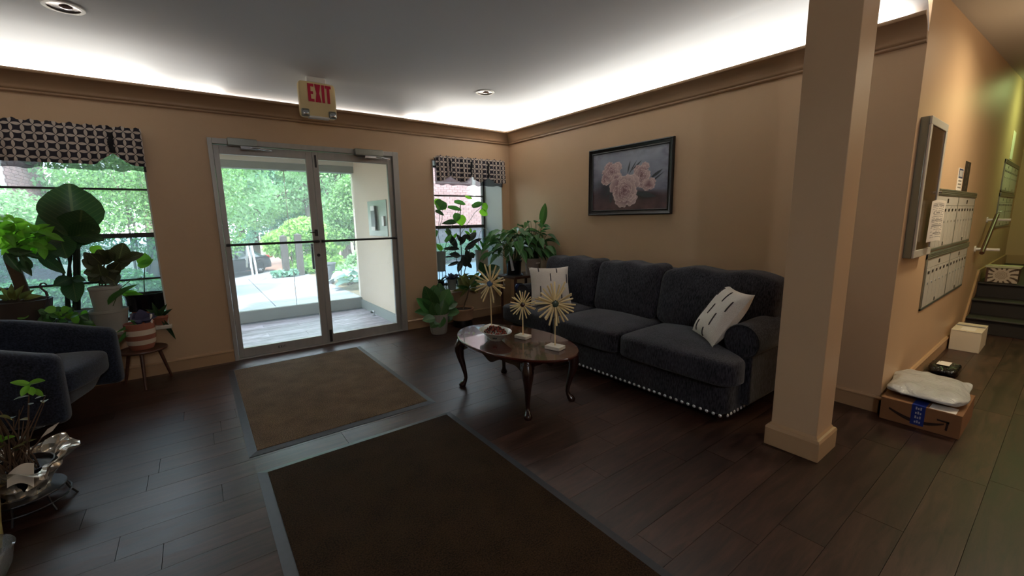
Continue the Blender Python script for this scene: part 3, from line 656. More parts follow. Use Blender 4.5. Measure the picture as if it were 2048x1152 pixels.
for lab, px in (('small silvery plant at the foot of the left post', 558), ('small silvery plant between the two posts', 588)):
    p = at(px, 555, Z=0.0)
    shrub(lab, (p.x, 11.95, 0), [((0, 0, 0.1), (0.17, 0.12, 0.1))], M['leafB'], 160, 0.07, px)
for lab, cx, cy, bl, mt, sd in (('tall dense evergreen bush close behind the big left window', -0.75, 9.4, [((-0.1, 0, 2.35), (0.9, 0.7, 0.75)), ((0.75, 0, 2.1), (0.9, 0.6, 0.9)), ((0.2, -0.2, 1.35), (1.0, 0.6, 0.55)), ((0.9, 0, 1.2), (0.7, 0.5, 0.6))], M['leafE'], 31),
                                ('lower light green bush on the left behind the big window', -2.25, 9.0, [((0, 0, 1.45), (0.75, 0.6, 0.55)), ((0.45, 0, 1.2), (0.6, 0.5, 0.4)), ((-0.4, 0, 0.9), (0.6, 0.5, 0.5))], M['leafA'], 32),
                                ('low bush under the big left window', -1.3, 7.9, [((-0.5, 0, 0.4), (0.6, 0.5, 0.35)), ((0.3, 0, 0.45), (0.6, 0.5, 0.4)), ((0.9, 0, 0.3), (0.4, 0.4, 0.3))], M['leafE'], 33),
                                ('low bush below the brick wall behind the small window', 6.4, 12.2, [((0, 0, 0.35), (0.7, 0.4, 0.3)), ((0.7, 0, 0.4), (0.6, 0.4, 0.35))], M['leafE'], 34)):
    shrub(lab, (cx, cy, -0.02), bl, mt, 15000, 0.034, sd)

# hosta and planter bucket beside the terrace
def leaf_mesh(name, mat, shape, nu=4, nv=6, fold=0.25, droop=0.25, wave=0.0):
    """unit leaf along +y (stalk at the origin), width 1 along x"""
    mb = MB()
    def f(u, v):
        w = shape(v); x = (u-0.5)*w
        return (x, v, abs(u-0.5)*w*fold-droop*v*v+wave*math.sin(v*14)*(u-0.5)*w)
    mb.grid(f, nu, nv); return mb.mesh(name, mat, smooth=180)
OVAL = lambda v: max(0.02, math.sin(PI*min(1, v*0.94+0.04))**0.75)
LANCE = lambda v: max(0.02, math.sin(PI*v**0.8)**0.9)
HEART = lambda v: max(0.02, (math.sin(PI*(0.16+0.84*v)))**0.8)
def leafm(mesh, parent, p, q, width, nrm=(0, 0, 1), name='leaf'):
    p, q = Vector(p), Vector(q); y = q-p; L = y.length; y.normalize(); z = Vector(nrm)-y*Vector(nrm).dot(y)
    if z.length < 0.01: z = y.orthogonal()
    z.normalize(); x = y.cross(z)
    m = Matrix(((x.x*width, y.x*L, z.x*L, p.x), (x.y*width, y.y*L, z.y*L, p.y), (x.z*width, y.z*L, z.z*L, p.z), (0, 0, 0, 1)))
    return inst(name, mesh, parent, m)
M['hosta'] = leafmat('blue hosta leaf', (0.36, 0.52, 0.46, 1), 0.5, 0.25, 0.2)
hm = leaf_mesh('hosta_leaf', M['hosta'], HEART, fold=0.3, droop=0.3)
ho = thing('hosta', 'blue green hosta with broad leaves beside the terrace', 'plant', (2.52, 8.9, -0.02))
rg = random.Random(4)
for i in range(16):
    a = i*2.4; l = rg.uniform(0.28, 0.45); z = rg.uniform(0.1, 0.45)
    p = Vector((2.52+0.08*math.cos(a), 8.9+0.08*math.sin(a), z)); leafm(hm, ho, p, p+Vector((math.cos(a)*l, math.sin(a)*l, rg.uniform(-0.02, 0.12))), l*0.62)
pb = thing('planter_bucket', 'dark grey planter bucket at the right edge of the terrace', 'planter', (2.32, 10.1, 0.0))
MB().lathe([(0.0, 0), (0.14, 0), (0.19, 0.42), (0.205, 0.43), (0.205, 0.46), (0.185, 0.46), (0.175, 0.38), (0.0, 0.37)], (2.32, 10.1, 0), 20, close=False).build('bucket', pm('dark planter', rgb(84, 88, 96), 0.6), pb, smooth=40)
MB().lathe([(0, 0.378), (0.17, 0.385)], (2.32, 10.1, 0), 16, close=False).build('soil', M['soil'], pb)

# brick wings of the building, seen through the windows
M['mortar'] = pm('mortar', rgb(158, 142, 138), 0.9)
M['brick'] = pm('red brick', rgb(118, 90, 88), 0.85, var=0.1, vscale=20, objrand=0.18, island=0.12)
brick_me = MB().box(-0.1, 0.1, 0, 0.05, -0.0325, 0.0325).mesh('brick', M['brick'])
def brick_wing(nm, label, org, u, nrm, L, H, holes, lim, pxbox):
    org, u, nn = Vector(org), Vector(u), Vector(nrm); up = Vector((0, 0, 1))
    w = MB().prism([org-nn*0.3, org+u*L-nn*0.3, org+u*L, org], (0, 0, H))
    o = structure(nm, w, M['mortar'], label, 'building'); rest = MB(); cnt = 0
    base = Matrix(((u.x, nn.x, 0, 0), (u.y, nn.y, 0, 0), (0, 0, 1, 0), (0, 0, 0, 1)))
    nr = int(H/0.075); todo = []
    for r in range(nr):
        z = 0.0375+r*0.075; s = 0.105*(r % 2)
        for c in range(int(L/0.21)):
            t = 0.105+s+c*0.21
            if t+0.1 > L or any(a-0.1 < t < b+0.1 and e < z < g for a, b, e, g in holes): continue
            p = org+u*t+up*z; q = proj(p)
            vis = q is not None and pxbox[0] < q[0] < pxbox[2] and pxbox[1] < q[1] < pxbox[3]
            if vis and cnt < lim:
                cnt += 1; m = base.copy(); m.translation = p-nn*0.035+nn*rng.uniform(0, 0.006); inst('brick', brick_me, o, m)
            elif z < 5:
                a_ = p-u*0.1-nn*0.02; rest.prism([a_, a_+u*0.2, a_+u*0.2+nn*0.033, a_+nn*0.033], (0, 0, 0.065))
    f = rest.build('brick_field', M['brick'], o); f['kind'] = 'stuff'
    for a, b, e, g in holes:
        c0 = org+u*(a+0.02)+up*e+nn*0.03
        fm = MB()
        for (t0, t1, z0, z1) in ((0, 0.12, 0, g-e), (b-a-0.16, b-a-0.04, 0, g-e), (0.12, b-a-0.16, g-e-0.1, g-e), (0.12, b-a-0.16, 0, 0.1), (0.12, b-a-0.16, (g-e)/2-0.03, (g-e)/2+0.03)):
            q0 = c0+u*t0+up*z0; fm.prism([q0, q0+u*(t1-t0), q0+u*(t1-t0)-nn*0.08, q0-nn*0.08], (0, 0, z1-z0))
        ff = fm.build('window_frame', M['reveal'], o)
        q0 = c0+u*0.12-nn*0.05; MB().prism([q0, q0+u*(b-a-0.28), q0+u*(b-a-0.28)-nn*0.01, q0-nn*0.01], (0, 0, g-e)).build('window_pane', pm('dark far pane', rgb(112, 124, 138), 0.15), ff)
p1 = at(950, 380, Y=13.0)
brick_wing('brick_wing_east', 'red brick wing with white window behind the small corner window', (5.2, 13.0, -0.2), (1, 0, 0), (0, -1, 0), 5.0, 6.0, [(p1.x-0.14-5.2, p1.x+1.15-5.2, 2.1, 4.0)], 240, (868, 366, 972, 480))
brick_wing('brick_wing_west', 'red brick wing with white window at the far left behind the big window', (-2.95, 16.5, -0.2), (0, -1, 0), (1, 0, 0), 7.4, 6.0, [(3.35, 4.9, 0.9, 3.6)], 240, (-10, 325, 130, 420))

# ------------------------------------------------------------------ car in the parking court
def car():
    M['paint'] = pm('black car paint', rgb(16, 18, 24), 0.45, spec=0.2); tint = pm('tinted car glass', rgb(40, 52, 56), 0.05, spec=0.8)
    tyre = pm('tyre rubber', rgb(24, 24, 26), 0.8)
    r = thing('car', 'dark sedan parked beyond the terrace, seen by its rear wheel', 'car', (0, 0, 0))
    Lc, hw = 4.65, 0.9      # +x is forward, rear bumper at x=0
    def low(u, v):
        x = u*Lc; t = v*2-1
        e = min(u/0.06, 1, (1-u)/0.10); w = hw*(0.80+0.20*math.sin(min(1, max(0, e))*PI/2))
        top = 0.86 if u < 0.12 else (0.90 if u < 0.7 else 0.90-0.22*((u-0.7)/0.3)**1.6)
        if u < 0.12: top -= 0.10*(1-u/0.12)**2
        ang = v*PI; cy = -math.cos(ang); sz = math.sin(ang)
        y = w*(abs(cy)**0.35)*(1 if cy > 0 else -1); z = 0.24+(top-0.24)*(sz**0.45)
        return (x, y, z)
    mb = MB().grid(low, 36, 16)
    for u in (0, 1):
        n = len(mb.v); mb.v += [Vector(low(u, j/16)) for j in range(17)]; mb.f.append(tuple(range(n, n+17)) if u else tuple(reversed(range(n, n+17))))
    body = mb.build('body', M['paint'], r, smooth=50)
    def cab(u, v):
        x = 0.35+u*3.0; hgt = 1.42*math.sin(PI*min(1, max(0, (u*0.93+0.035))))**0.42
        ang = v*PI; cy = -math.cos(ang); sz = math.sin(ang); w = 0.80*(1-0.18*max(0, sz))
        return (x, w*(abs(cy)**0.4)*(1 if cy > 0 else -1), 0.80+(max(0.86, hgt)-0.80)*(sz**0.5))
    MB().grid(cab, 24, 14).build('greenhouse', tint, r, smooth=50)
    def roofp(u, v):
        q = Vector(cab(0.24+u*0.5, 0.22+v*0.56)); return (q.x, q.y*1.01, q.z+0.012)
    MB().grid(roofp, 12, 10).build('roof', M['paint'], r, smooth=60)
    for x in (1.55, 2.45): MB().tube([(x-0.15, hw-0.06, 0.86), (x, hw-0.14, 1.15), (x+0.08, hw-0.21, 1.39)], 0.03, 6).build('door_pillar', M['black'], r, smooth=60)
    rim = pm('alloy rim', rgb(196, 200, 206), 0.3, metal=0.8); tail = pm('tail lamp', rgb(150, 24, 30), 0.2)
    for x in (0.98, 3.72):
        for s in (1, -1):
            mb = MB(); prof = [(0.20, -0.11), (0.30, -0.11), (0.33, -0.06), (0.33, 0.06), (0.30, 0.11), (0.22, 0.11), (0.20, -0.11)]; n = 24
            for (rr, dd) in prof: mb.v += [Vector((x+rr*math.cos(2*PI*k/n), s*(hw-0.09)+s*dd, 0.33+rr*math.sin(2*PI*k/n))) for k in range(n)]
            for i in range(len(prof)-1): mb.f += [(i*n+k, i*n+(k+1) % n, (i+1)*n+(k+1) % n, (i+1)*n+k) for k in range(n)]
            w = mb.build('wheel', tyre, r, smooth=40); mb = MB(); yy = s*(hw-0.02)
            for k in range(10):
                a = 2*PI*k/10; d = Vector((math.cos(a), 0, math.sin(a))); e = Vector((-math.sin(a), 0, math.cos(a))); c = Vector((x, yy, 0.33))
                mb.prism([c+d*0.04-e*0.018, c+d*0.22-e*0.03, c+d*0.22+e*0.03, c+d*0.04+e*0.018], (0, -s*0.02, 0))
            mb.tube([(x, yy-s*0.03, 0.33), (x, yy+s*0.004, 0.33)], 0.05, 12); mb.build('rim', rim, w)
            MB().tube([(x, s*(hw-0.13), 0.33), (x, s*(hw-0.125), 0.33)], 0.23, 20).build('brake_disc', tyre, w)
            mb = MB(); n = 20
            for i in range(n+1):
                a = PI*i/n
                for rr in (0.345, 0.40): mb.v.append(Vector((x+rr*math.cos(a), s*(hw+0.004), 0.33+rr*math.sin(a))))
            mb.f = [(2*i, 2*i+2, 2*i+3, 2*i+1) for i in range(n)]; mb.build('wheel_arch', M['black'], r)
    for s in (1, -1):
        MB().superbox((0.08, s*0.68, 0.76), (0.10, 0.20, 0.08), 4, 4).build('tail_lamp', tail, r, smooth=60)
        for x in (1.75, 2.75): MB().box(x, x+0.2, s*(hw-0.01)-0.02, s*(hw-0.01)+0.02, 0.76, 0.79).build('door_handle', M['chrome'], r, bevel=0.006)
    MB().box(-0.02, 0.06, -0.75, 0.75, 0.34, 0.46).build('bumper', M['black'], r, bevel=0.02)
    h = Vector((-0.69, -0.724, 0)); ang = math.atan2(h.y, h.x); wl = Vector((2.46, 23.77, -1.1))
    loc = wl-Matrix.Rotation(ang, 3, 'Z') @ Vector((0.98, hw, 0)); r.location = (loc.x, loc.y, -1.085); r.rotation_euler = (0, 0, ang)
car()

# ================================================================== THINGS OF THE LOBBY
# ------------------------------------------------------------------ valances
def valance(lab, x0, x1, ztop, zhem, zlin, ties, pleat, arch, cut=(0, 1)):
    r = thing('valance', lab, 'valance', ((x0+x1)/2, 4.97, zhem), 'printed valances over the windows')
    wdt = x1-x0; nu = int(wdt/0.008)
    def hem(x):
        lift = 0.0
        for t in ties:
            d = abs(x-t); lift = max(lift, arch*max(0, 1-d/(0.13))**1.3)
        return zhem+lift
    def off(x, v):
        g = 0.017*math.sin(x*2*PI/pleat)+0.010*math.sin(x*2*PI/(pleat*0.61)+1.3)+0.004*math.sin(x*151)
        pin = sum(math.exp(-((x-t)/0.012)**2) for t in ties)
        return g*(0.35+0.65*v)-0.020-0.014*v+0.018*min(1, pin)*(1 if v > 0.12 else v/0.12)
    def f(u, v):
        x = x0+u*wdt; top = ztop+0.006*math.sin(x*61)+0.004*math.sin(x*143); h = hem(x)
        return (x, 4.985+off(x, v), top+(h-top)*v)
    mb = MB().grid(f, nu, 16); a = mb.build('printed_cloth', M['lattice'], r, smooth=180)
    gather = 1.05
    setuv(a, lambda co: ((co.x+r.location.x)*gather, co.z+r.location.z))
    def g(u, v):
        x = x0+0.004+u*(wdt-0.008); b = zlin+0.006*math.sin(x*2*PI/0.19)+0.004*math.sin(x*47)
        return (x, 5.003+0.006*math.sin(x*2*PI/(pleat*1.7)), ztop-0.02+(b-ztop+0.02)*v)
    MB().grid(g, nu//2, 8).build('lining', M['lining'], r, smooth=180)
    MB().tube([(x0, 4.999, ztop-0.025), (x1, 4.999, ztop-0.025)], 0.009, 8).build('curtain_rod', M['white'], r, smooth=60)
    tm = pm('black tie ribbon', rgb(20, 19, 24), 0.9)
    for t in ties:
        mb = MB(); h = hem(t)
        mb.grid(lambda u, v: (t-0.016+0.032*u+0.006*math.sin(v*9), 4.953-0.006*math.sin(u*PI)-0.004*math.sin(v*17), ztop-0.05+(h-ztop+0.05)*v), 3, 8)
        mb.build('tie', tm, r, smooth=180)
valance('wide dark valance with circle print over the big left window', -1.92, -0.262, 2.20, 1.885, 1.845, [at(224, 300, Y=4.96).x, at(224, 300, Y=4.96).x-0.78], 0.16, 0.10)
valance('small black and white circle print valance over the corner window', 2.53, 3.592, 2.178, 1.865, 1.825, [at(x, 340, Y=4.96).x for x in (900, 942.5, 976)], 0.11, 0.07)
bpy.data.objects['valance'].name = 'valance'

# ------------------------------------------------------------------ painted prints
def lerp(a, b, t): return tuple(a[i]+(b[i]-a[i])*t for i in range(3))
def fbm(x, y, s=1.0, z=0.0): return mnoise.fractal(Vector((x*s, y*s, z)), 1.0, 2.0, 4)
def rose_print(u, v):
    sky = lerp((112, 114, 136), (170, 178, 192), min(1, max(0, v*0.9+0.2*fbm(u, v, 5)+(0.25 if 0.4 < u < 0.8 else 0)*(1-abs(u-0.6)*5 if abs(u-.6) < .2 else 0))))
    gnd = lerp((74, 52, 56), (120, 86, 84), 0.5+0.5*fbm(u, v, 7, 3))
    t = min(1, max(0, (0.33+0.07*math.sin(u*5)-v)/0.12+0.5)); c = lerp(sky, gnd, t)
    dk = math.exp(-((u-0.2)/0.17)**2-((v-0.36)/0.2)**2); c = lerp(c, (58, 56, 66), min(1, dk*1.0+0.25*fbm(u, v, 9, 2)*dk))
    dk = math.exp(-((u-0.74)/0.16)**2-((v-0.22)/0.07)**2); c = lerp(c, (52, 40, 46), min(1, dk))
    edge = max(0, abs(u-0.5)*2-0.75)*1.5+max(0, v-0.85)*2; c = lerp(c, (88, 84, 98), min(0.6, edge*(0.7+fbm(u, v, 12, 5))))
    for (a0, b0, a1, b1, w) in ((0.50, 0.62, 0.53, 0.82, .012), (0.52, 0.6, 0.62, 0.82, .010), (0.56, 0.66, 0.68, 0.80, .012), (0.8, 0.5, 0.93, 0.62, .02), (0.79, 0.42, 0.95, 0.58, .012), (0.62, 0.28, 0.86, 0.20, .035), (0.3, 0.45, 0.2, 0.25, .03), (0.28, 0.3, 0.27, 0.12, .025)):
        dx, dy = a1-a0, b1-b0; s = max(0, min(1, ((u-a0)*dx+(v-b0)*dy)/(dx*dx+dy*dy))); d = math.hypot(u-a0-s*dx, (v-b0-s*dy)*0.7)
        ww = w*math.sin(PI*(0.15+0.8*s)); c = lerp(c, (62, 66, 70), max(0, min(1, (ww-d)/0.006)))
    for (cx, cy, R, k, ex_, ey_) in ((0.20, 0.57, 0.075, 5.2, 1.0, 1.5), (0.29, 0.665, 0.125, 0.3, 1.0, 1.0), (0.365, 0.53, 0.085, 2.2, 1.2, 0.8), (0.605, 0.46, 0.075, 0.9, 1.0, 1.2), (0.685, 0.565, 0.115, 1.9, 0.88, 1.15), (0.775, 0.40, 0.075, 3.1, 1.35, 0.8), (0.465, 0.330, 0.195, 4.0, 0.95, 1.02)):
        for ring, (n, off, pr) in enumerate(((8, 0.70, 0.40), (7, 0.50, 0.36), (6, 0.32, 0.30), (5, 0.18, 0.22), (3, 0.08, 0.14)) if R > 0.1 else ((4, 0.6, 0.55), (3, 0.35, 0.5))):
            for p_ in range(n):
                a = k*1.3+ring*0.55+p_*2*PI/n+0.25*math.sin(k*5+p_*3+ring); oo = off*(1+0.22*math.sin(k*7+p_*2.3+ring)); px_, py_ = cx+R*oo*ex_*math.cos(a), cy+R*oo*ey_*1.40*math.sin(a)
                dx, dy = (u-px_), (v-py_)*0.70; lx = (dx*math.cos(a)+dy*math.sin(a))/(R*pr*0.85); ly = (-dx*math.sin(a)+dy*math.cos(a))/(R*pr*1.15)
                d2 = math.sqrt(lx*lx+ly*ly)*(1+0.08*math.sin(7*math.atan2(ly, lx)+k+p_))
                if d2 < 1:
                    tone = 0.5+0.5*lx; tone = min(1, max(0, tone*0.85+0.15*fbm(u, v, 25, k+p_)+0.12*math.sin(a+0.8)-0.10*(4-ring if ring > 2 else 0)*0.3-0.07*ring))
                    col = lerp((136, 98, 104), (232, 208, 204), tone**0.8)
                    if d2 > 0.90 and lx > -0.2: col = (240, 220, 214)
                    c = lerp(c, col, min(1, (1-d2)/0.06))
    return c
def print_plane(name, parent, org, eu, ev, nu, nv, fn, rough=0.6):
    org, eu, ev = Vector(org), Vector(eu), Vector(ev)
    mb = MB().grid(lambda u, v: org+eu*u+ev*v, nu, nv); o = mb.build(name, vcolmat(name+' ink', rough), parent)
    a = o.data.color_attributes.new('print', 'FLOAT_COLOR', 'POINT')
    for j in range(nv+1):
        for i in range(nu+1):
            c = fn(i/nu, j/nv); a.data[j*(nu+1)+i].color = rgb(*c)
    return o
pf_ = thing('framed_picture', 'black framed picture of three pink roses above the sofa', 'picture', (XR, 2.92, 1.40))
y0, y1, z0, z1 = 2.388, 3.455, 1.402, 2.120
fp = [(0.0, 0), (0.0, 0.028), (0.010, 0.034), (0.022, 0.024), (0.040, 0.018), (0.050, 0.022), (0.056, 0.014), (0.056, 0)]
mb = MB(); n = len(fp)
for cy, cz, sy, sz in ((y0, z0, 1, 1), (y1, z0, -1, 1), (y1, z1, -1, -1), (y0, z1, 1, -1)): mb.v += [Vector((XR-0.002-t, cy+sy*d, cz+sz*d)) for d, t in fp]
for k in range(4):
    for i in range(n): a_, b_ = k*n+i, k*n+(i+1) % n; mb.f.append((a_, b_, (b_+n) % (4*n), (a_+n) % (4*n)))
mb.build('frame', pm('black lacquer frame', rgb(20, 17, 17), 0.35), pf_, smooth=30)
print_plane('print', pf_, (XR-0.012, y1-0.052, z0+0.052), (0, y0-y1+0.104, 0), (0, 0, z1-z0-0.104), 150, 104, rose_print, 0.35)

# ------------------------------------------------------------------ exit sign and recessed lamps
es = thing('exit_sign', 'cream EXIT sign with two emergency lamps hanging from the ceiling', 'exit sign', (1.09, 4.52, ZC))
EY = 4.50; q0 = at(597, 170, Y=EY); q1 = at(677, 236, Y=EY); ex0, ex1, ez0, ez1 = q0.x-0.004, q1.x-0.012, at(640, 236, Y=EY).z, at(640, 166, Y=EY).z
MB().superbox(((ex0+ex1)/2, EY+0.03, (ez0+ez1)/2), ((ex1-ex0)/2, 0.032, (ez1-ez0)/2), 12, 8).build('housing', M['cream'], es, smooth=60)
MB().box((ex0+ex1)/2-0.085, (ex0+ex1)/2+0.085, EY+0.0, EY+0.06, ez1-0.002, ZC).build('canopy', M['white'], es, bevel=0.008)
lt = letters('EXIT', (ez1-ez0)*0.50, 0.053, 0.008, 0.004)
for v in lt.v: v += Vector((ex0+0.078, EY-0.006, ez0+(ez1-ez0)*0.44))
lt.build('lettering', M['red'], es)
for x in (ex0+0.042, ex1-0.042):
    l = MB().superbox((x, EY+0.002, ez0+0.036), (0.036, 0.022, 0.034), 6, 4).build('lamp_head', M['steel'], es, smooth=60)
    MB().lathe([(0.026, 0), (0.022, 0.008), (0.0, 0.012)], (0, 0, 0), 16, close=False)
    MB().superbox((x, EY-0.018, ez0+0.034), (0.024, 0.008, 0.022), 3, 4).build('lens', M['chrome'], l, smooth=60)
MB().box(ex0+0.07, ex1-0.07, EY-0.010, EY+0.05, ez0-0.006, ez0+0.012).build('trim_strip', M['white'], es, bevel=0.003)
M['baffle'] = pm('dark lamp reflector', rgb(92, 76, 72), 0.3, metal=0.6)
def downlight(x, y, lab):
    r = thing('downlight', lab, 'ceiling light', (x, y, ZC), 'recessed ceiling lamps, switched off')
    MB().lathe([(0.078, 0.0), (0.078, -0.006), (0.098, -0.006), (0.100, 0.0)], (x, y, ZC), 32, close=False).build('trim_ring', M['white'], r, smooth=40)
    MB().lathe([(0.079, -0.004), (0.070, -0.001), (0.02, -0.0005), (0.0, -0.0005)], (x, y, ZC), 32, close=False).build('reflector', M['baffle'], r, smooth=60)
    MB().lathe([(0.032, 0.0), (0.030, -0.004), (0.016, -0.007), (0, -0.008)], (x+0.01, y, ZC-0.0006), 20, close=False).build('bulb', pm('unlit bulb glass', rgb(150, 120, 112), 0.15), r, smooth=60)
p = at(127, 14, Z=ZC); downlight(p.x, p.y, 'switched off recessed ceiling lamp over the armchair side')
p = at(970, 185, Z=ZC); downlight(p.x, p.y, 'switched off recessed ceiling lamp near the room corner')

# ------------------------------------------------------------------ floor mats
def mat_rug(lab, x0, x1, y0, y1, cm):
    r = thing('entrance_mat', lab, 'mat', ((x0+x1)/2, (y0+y1)/2, 0), 'entrance mats')
    b = 0.045; h = 0.010; mb = MB()
    a = [(x0, y0, 0), (x1, y0, 0), (x1, y1, 0), (x0, y1, 0), (x0, y0, 0.002), (x1, y0, 0.002), (x1, y1, 0.002), (x0, y1, 0.002),
         (x0+b, y0+b, h), (x1-b, y0+b, h), (x1-b, y1-b, h), (x0+b, y1-b, h)]
    f = [(0, 3, 2, 1)]+[(k, (k+1) % 4, 4+(k+1) % 4, 4+k) for k in range(4)]+[(4+k, 4+(k+1) % 4, 8+(k+1) % 4, 8+k) for k in range(4)]+[(8, 9, 10, 11)]
    mb.add(a, f).build('rubber_edge', M['rubber'], r)
    MB().box(x0+b+0.003, x1-b-0.003, y0+b+0.003, y1-b-0.003, 0.006, 0.013).build('carpet_face', cm, r, bevel=0.002)
mat_rug('brown entrance mat lying right in front of the glass doors', 0.118, 1.352, 2.822, 4.70, M['carpet'])
mat_rug('dark brown entrance mat nearer the pillar, away from the doors', 0.138, 1.356, 0.60, 2.618, M['carpet2'])

# ------------------------------------------------------------------ sofa
def sofa():
    r = thing('sofa', 'charcoal three seat sofa with rolled arms and nailhead trim', 'sofa', (3.15, 2.46, 0))
    F = M['sofa']; YA, YBk = 1.27, 3.68
    MB().superbox((3.16, (YA+YBk)/2, 0.175), (0.485, (YBk-YA)/2, 0.135), 14, 10).build('base', F, r, smooth=60)
    for y in (YA+0.08, YBk-0.08):
        for x in (2.76, 3.55): MB().lathe([(0.022, 0), (0.032, 0.05)], (x, y, 0), 10).build('foot', M['mahogany_leg'], r, smooth=40)
    MB().superbox((3.565, (YA+YBk)/2, 0.53), (0.115, (YBk-YA)/2-0.03, 0.37), 10, 10).build('back_frame', F, r, smooth=60)
    # seat cushions; the end ones wrap in front of the arms
    b = [1.20, 2.136, 2.93, 3.735]
    for i in range(3):
        ya, yb = b[i]+0.003, b[i+1]-0.003
        def warp(q, w, i=i, ya=ya, yb=yb):
            x = w.x; t = min(1, max(0, (0.02-(x+0.17))/0.09+0.5)); t = t*t*(3-2*t)
            lo, hi = ya, yb
            if i == 0: lo = ya+(1-t)*0.20
            if i == 2: hi = yb-(1-t)*0.20
            y = (lo+hi)/2+q.y*(hi-lo)/2
            z = w.z+(0.035*(1-q.x**2)*(1-q.y**2) if q.z > 0.3 else 0)
            return Vector((x, y-(ya+yb)/2, z))
        MB().superbox((3.005, (ya+yb)/2, 0.372), (0.405, (yb-ya)/2, 0.092), 9, 14, warp).build('seat_cushion', F, r, smooth=180)
        # welt along the front edge
    wm = pm('dark welt cord', rgb(36, 36, 42), 0.9)
    bb = [1.42, 2.2, 2.93, 3.52]; yy = [1.235, 2.195, 2.925, 3.735]
    for i in range(3):
        ya, yb = yy[i]+0.003, yy[i+1]-0.003
        rg = random.Random(i+5)
        def warp(q, w, ya=ya, yb=yb, rg=rg):
            lean = (w.z)*0.22; puff = 0.03*(1-q.y**2)*(1-q.z**2)
            x = w.x+lean+(-puff if q.x < 0 else 0)
            z = w.z+(0.012*math.sin(q.y*7+ya*9) if q.z > 0.5 else 0)
            return Vector((x, w.y, z))
        MB().superbox((3.36, (ya+yb)/2, 0.70), (0.135, (yb-ya)/2+0.004, 0.25), 7, 14, warp).build('back_cushion', F, r, smooth=180)
    for s, yo in ((1, 1.285), (-1, 3.655)):
        arm = MB().tube([(2.875, yo, 0.545), (2.89, yo, 0.545), (3.25, yo, 0.55), (3.56, yo, 0.60)], [0.112, 0.118, 0.12, 0.12], 24).build('arm', F, r, smooth=50)
        MB().box(2.88, 3.60, yo-0.07, yo+0.07, 0.10, 0.53).build('arm_panel', F, arm, bevel=0.02)
        pts = [(2.874, yo+0.112*math.cos(2*PI*k/24), 0.545+0.112*math.sin(2*PI*k/24)) for k in range(25)]
        MB().tube(pts, 0.006, 6).build('welt', wm, arm, smooth=60)
    # nailheads along the bottom of the front and of the near side
    ico = []
    nail = MB()
    def head(c, d):
        c, d = Vector(c), Vector(d); a = d.orthogonal().normalized(); e = d.cross(a)
        vs = [c+d*0.008]
        for rr, hh in ((0.008, 0.006), (0.0125, 0.0)): vs += [c+d*hh+(a*math.cos(k*PI/4)+e*math.sin(k*PI/4))*rr for k in range(8)]
        fs = [(0, 1+k, 1+(k+1) % 8) for k in range(8)]+[(1+k, 9+k, 9+(k+1) % 8, 1+(k+1) % 8) for k in range(8)]; nail.add(vs, fs)
    y = YA+0.03
    while y < YBk-0.02: head((2.676, y, 0.068), (-1, 0, 0)); y += 0.046
    x = 2.72
    while x < 3.6: head((x, YA+0.001, 0.068), (0, -1, 0)); x += 0.046
    o = nail.build('nailhead_trim', pm('pewter nailhead', rgb(226, 226, 230), 0.3, metal=0.5), r, smooth=180); o['kind'] = 'stuff'
sofa()
def pillow(lab, loc, rot, w, h, dashes, seed, t=0.075):
    r = thing('throw_pillow', lab, 'pillow', (0, 0, 0), 'dashed throw pillows on the sofa')
    rg = random.Random(seed); ph = rg.uniform(0, 6)
    def P(u, v, s):
        pin = 1-0.09*(1-abs(v)**2.2)*abs(u)**3; pin2 = 1-0.09*(1-abs(u)**2.2)*abs(v)**3
        d = t*((1-abs(u)**3.2)*(1-abs(v)**3.2))**0.55*(1+0.10*math.sin(3*u+ph)*math.cos(2.5*v+ph))
        return Vector((u*w/2*pin, s*d, v*h/2*pin2))
    mb = MB()
    for s in (-1, 1): mb.grid(lambda a, b: P(2*a-1, 2*b-1, s), 18, 18)
    mb.build('cover', M['pillow'], r, smooth=180)
    for (u, v0, v1) in dashes:
        n = 6
        pts = [P(u, v0+(v1-v0)*k/n, -1)+Vector((0, -0.001, 0)) for k in range(n+1)]
        MB().tube(pts, [0.0045]+[0.006]*(n-1)+[0.0045], 6).build('embroidered_dash', M['dash'], r, smooth=60)
    r.matrix_world = rot
D1 = [(-0.55, 0.62, 0.92), (0.35, 0.55, 0.85), (0.02, 0.10, 0.52), (0.86, 0.05, 0.50), (-0.5, -0.62, -0.12), (0.5, -0.9, -0.5)]
D2 = [(-0.6, 0.5, 0.85), (0.2, 0.35, 0.8), (0.75, 0.1, 0.5), (-0.15, -0.2, 0.2), (-0.7, -0.35, 0.0), (0.45, -0.5, -0.05), (-0.35, -0.9, -0.5), (0.2, -0.95, -0.65)]
def lean(pb, pc, pa, z0, h, far=True):
    """pose of a pillow from its two lower corners (on the seat) and one upper corner"""
    B, C = at(*pb, Z=z0), at(*pc, Z=z0); d = (at(*pa, Z=z0)-EYE) if at(*pa, Z=z0).z < 0 else (at(*pa, X=4.0)-EYE); d.normalize()
    b = d.dot(B-EYE); disc = b*b-((B-EYE).length_squared-h*h); t = b+(math.sqrt(max(0, disc)) if far else -math.sqrt(max(0, disc)))
    A = EYE+d*t; ex = (C-B).normalized(); ez = A-B; ez = (ez-ex*ez.dot(ex)).normalized(); ey = ez.cross(ex)
    ctr = B+(C-B)/2+ez*h/2
    return Matrix(((ex.x, ey.x, ez.x, ctr.x), (ex.y, ey.y, ez.y, ctr.y), (ex.z, ey.z, ez.z, ctr.z), (0, 0, 0, 1)))
pillow('cream dashed throw pillow standing at the far end of the sofa', None, lean((1062, 611), (1143, 609), (1054, 536), 0.49, 0.43), 0.43, 0.45, D1, 1)
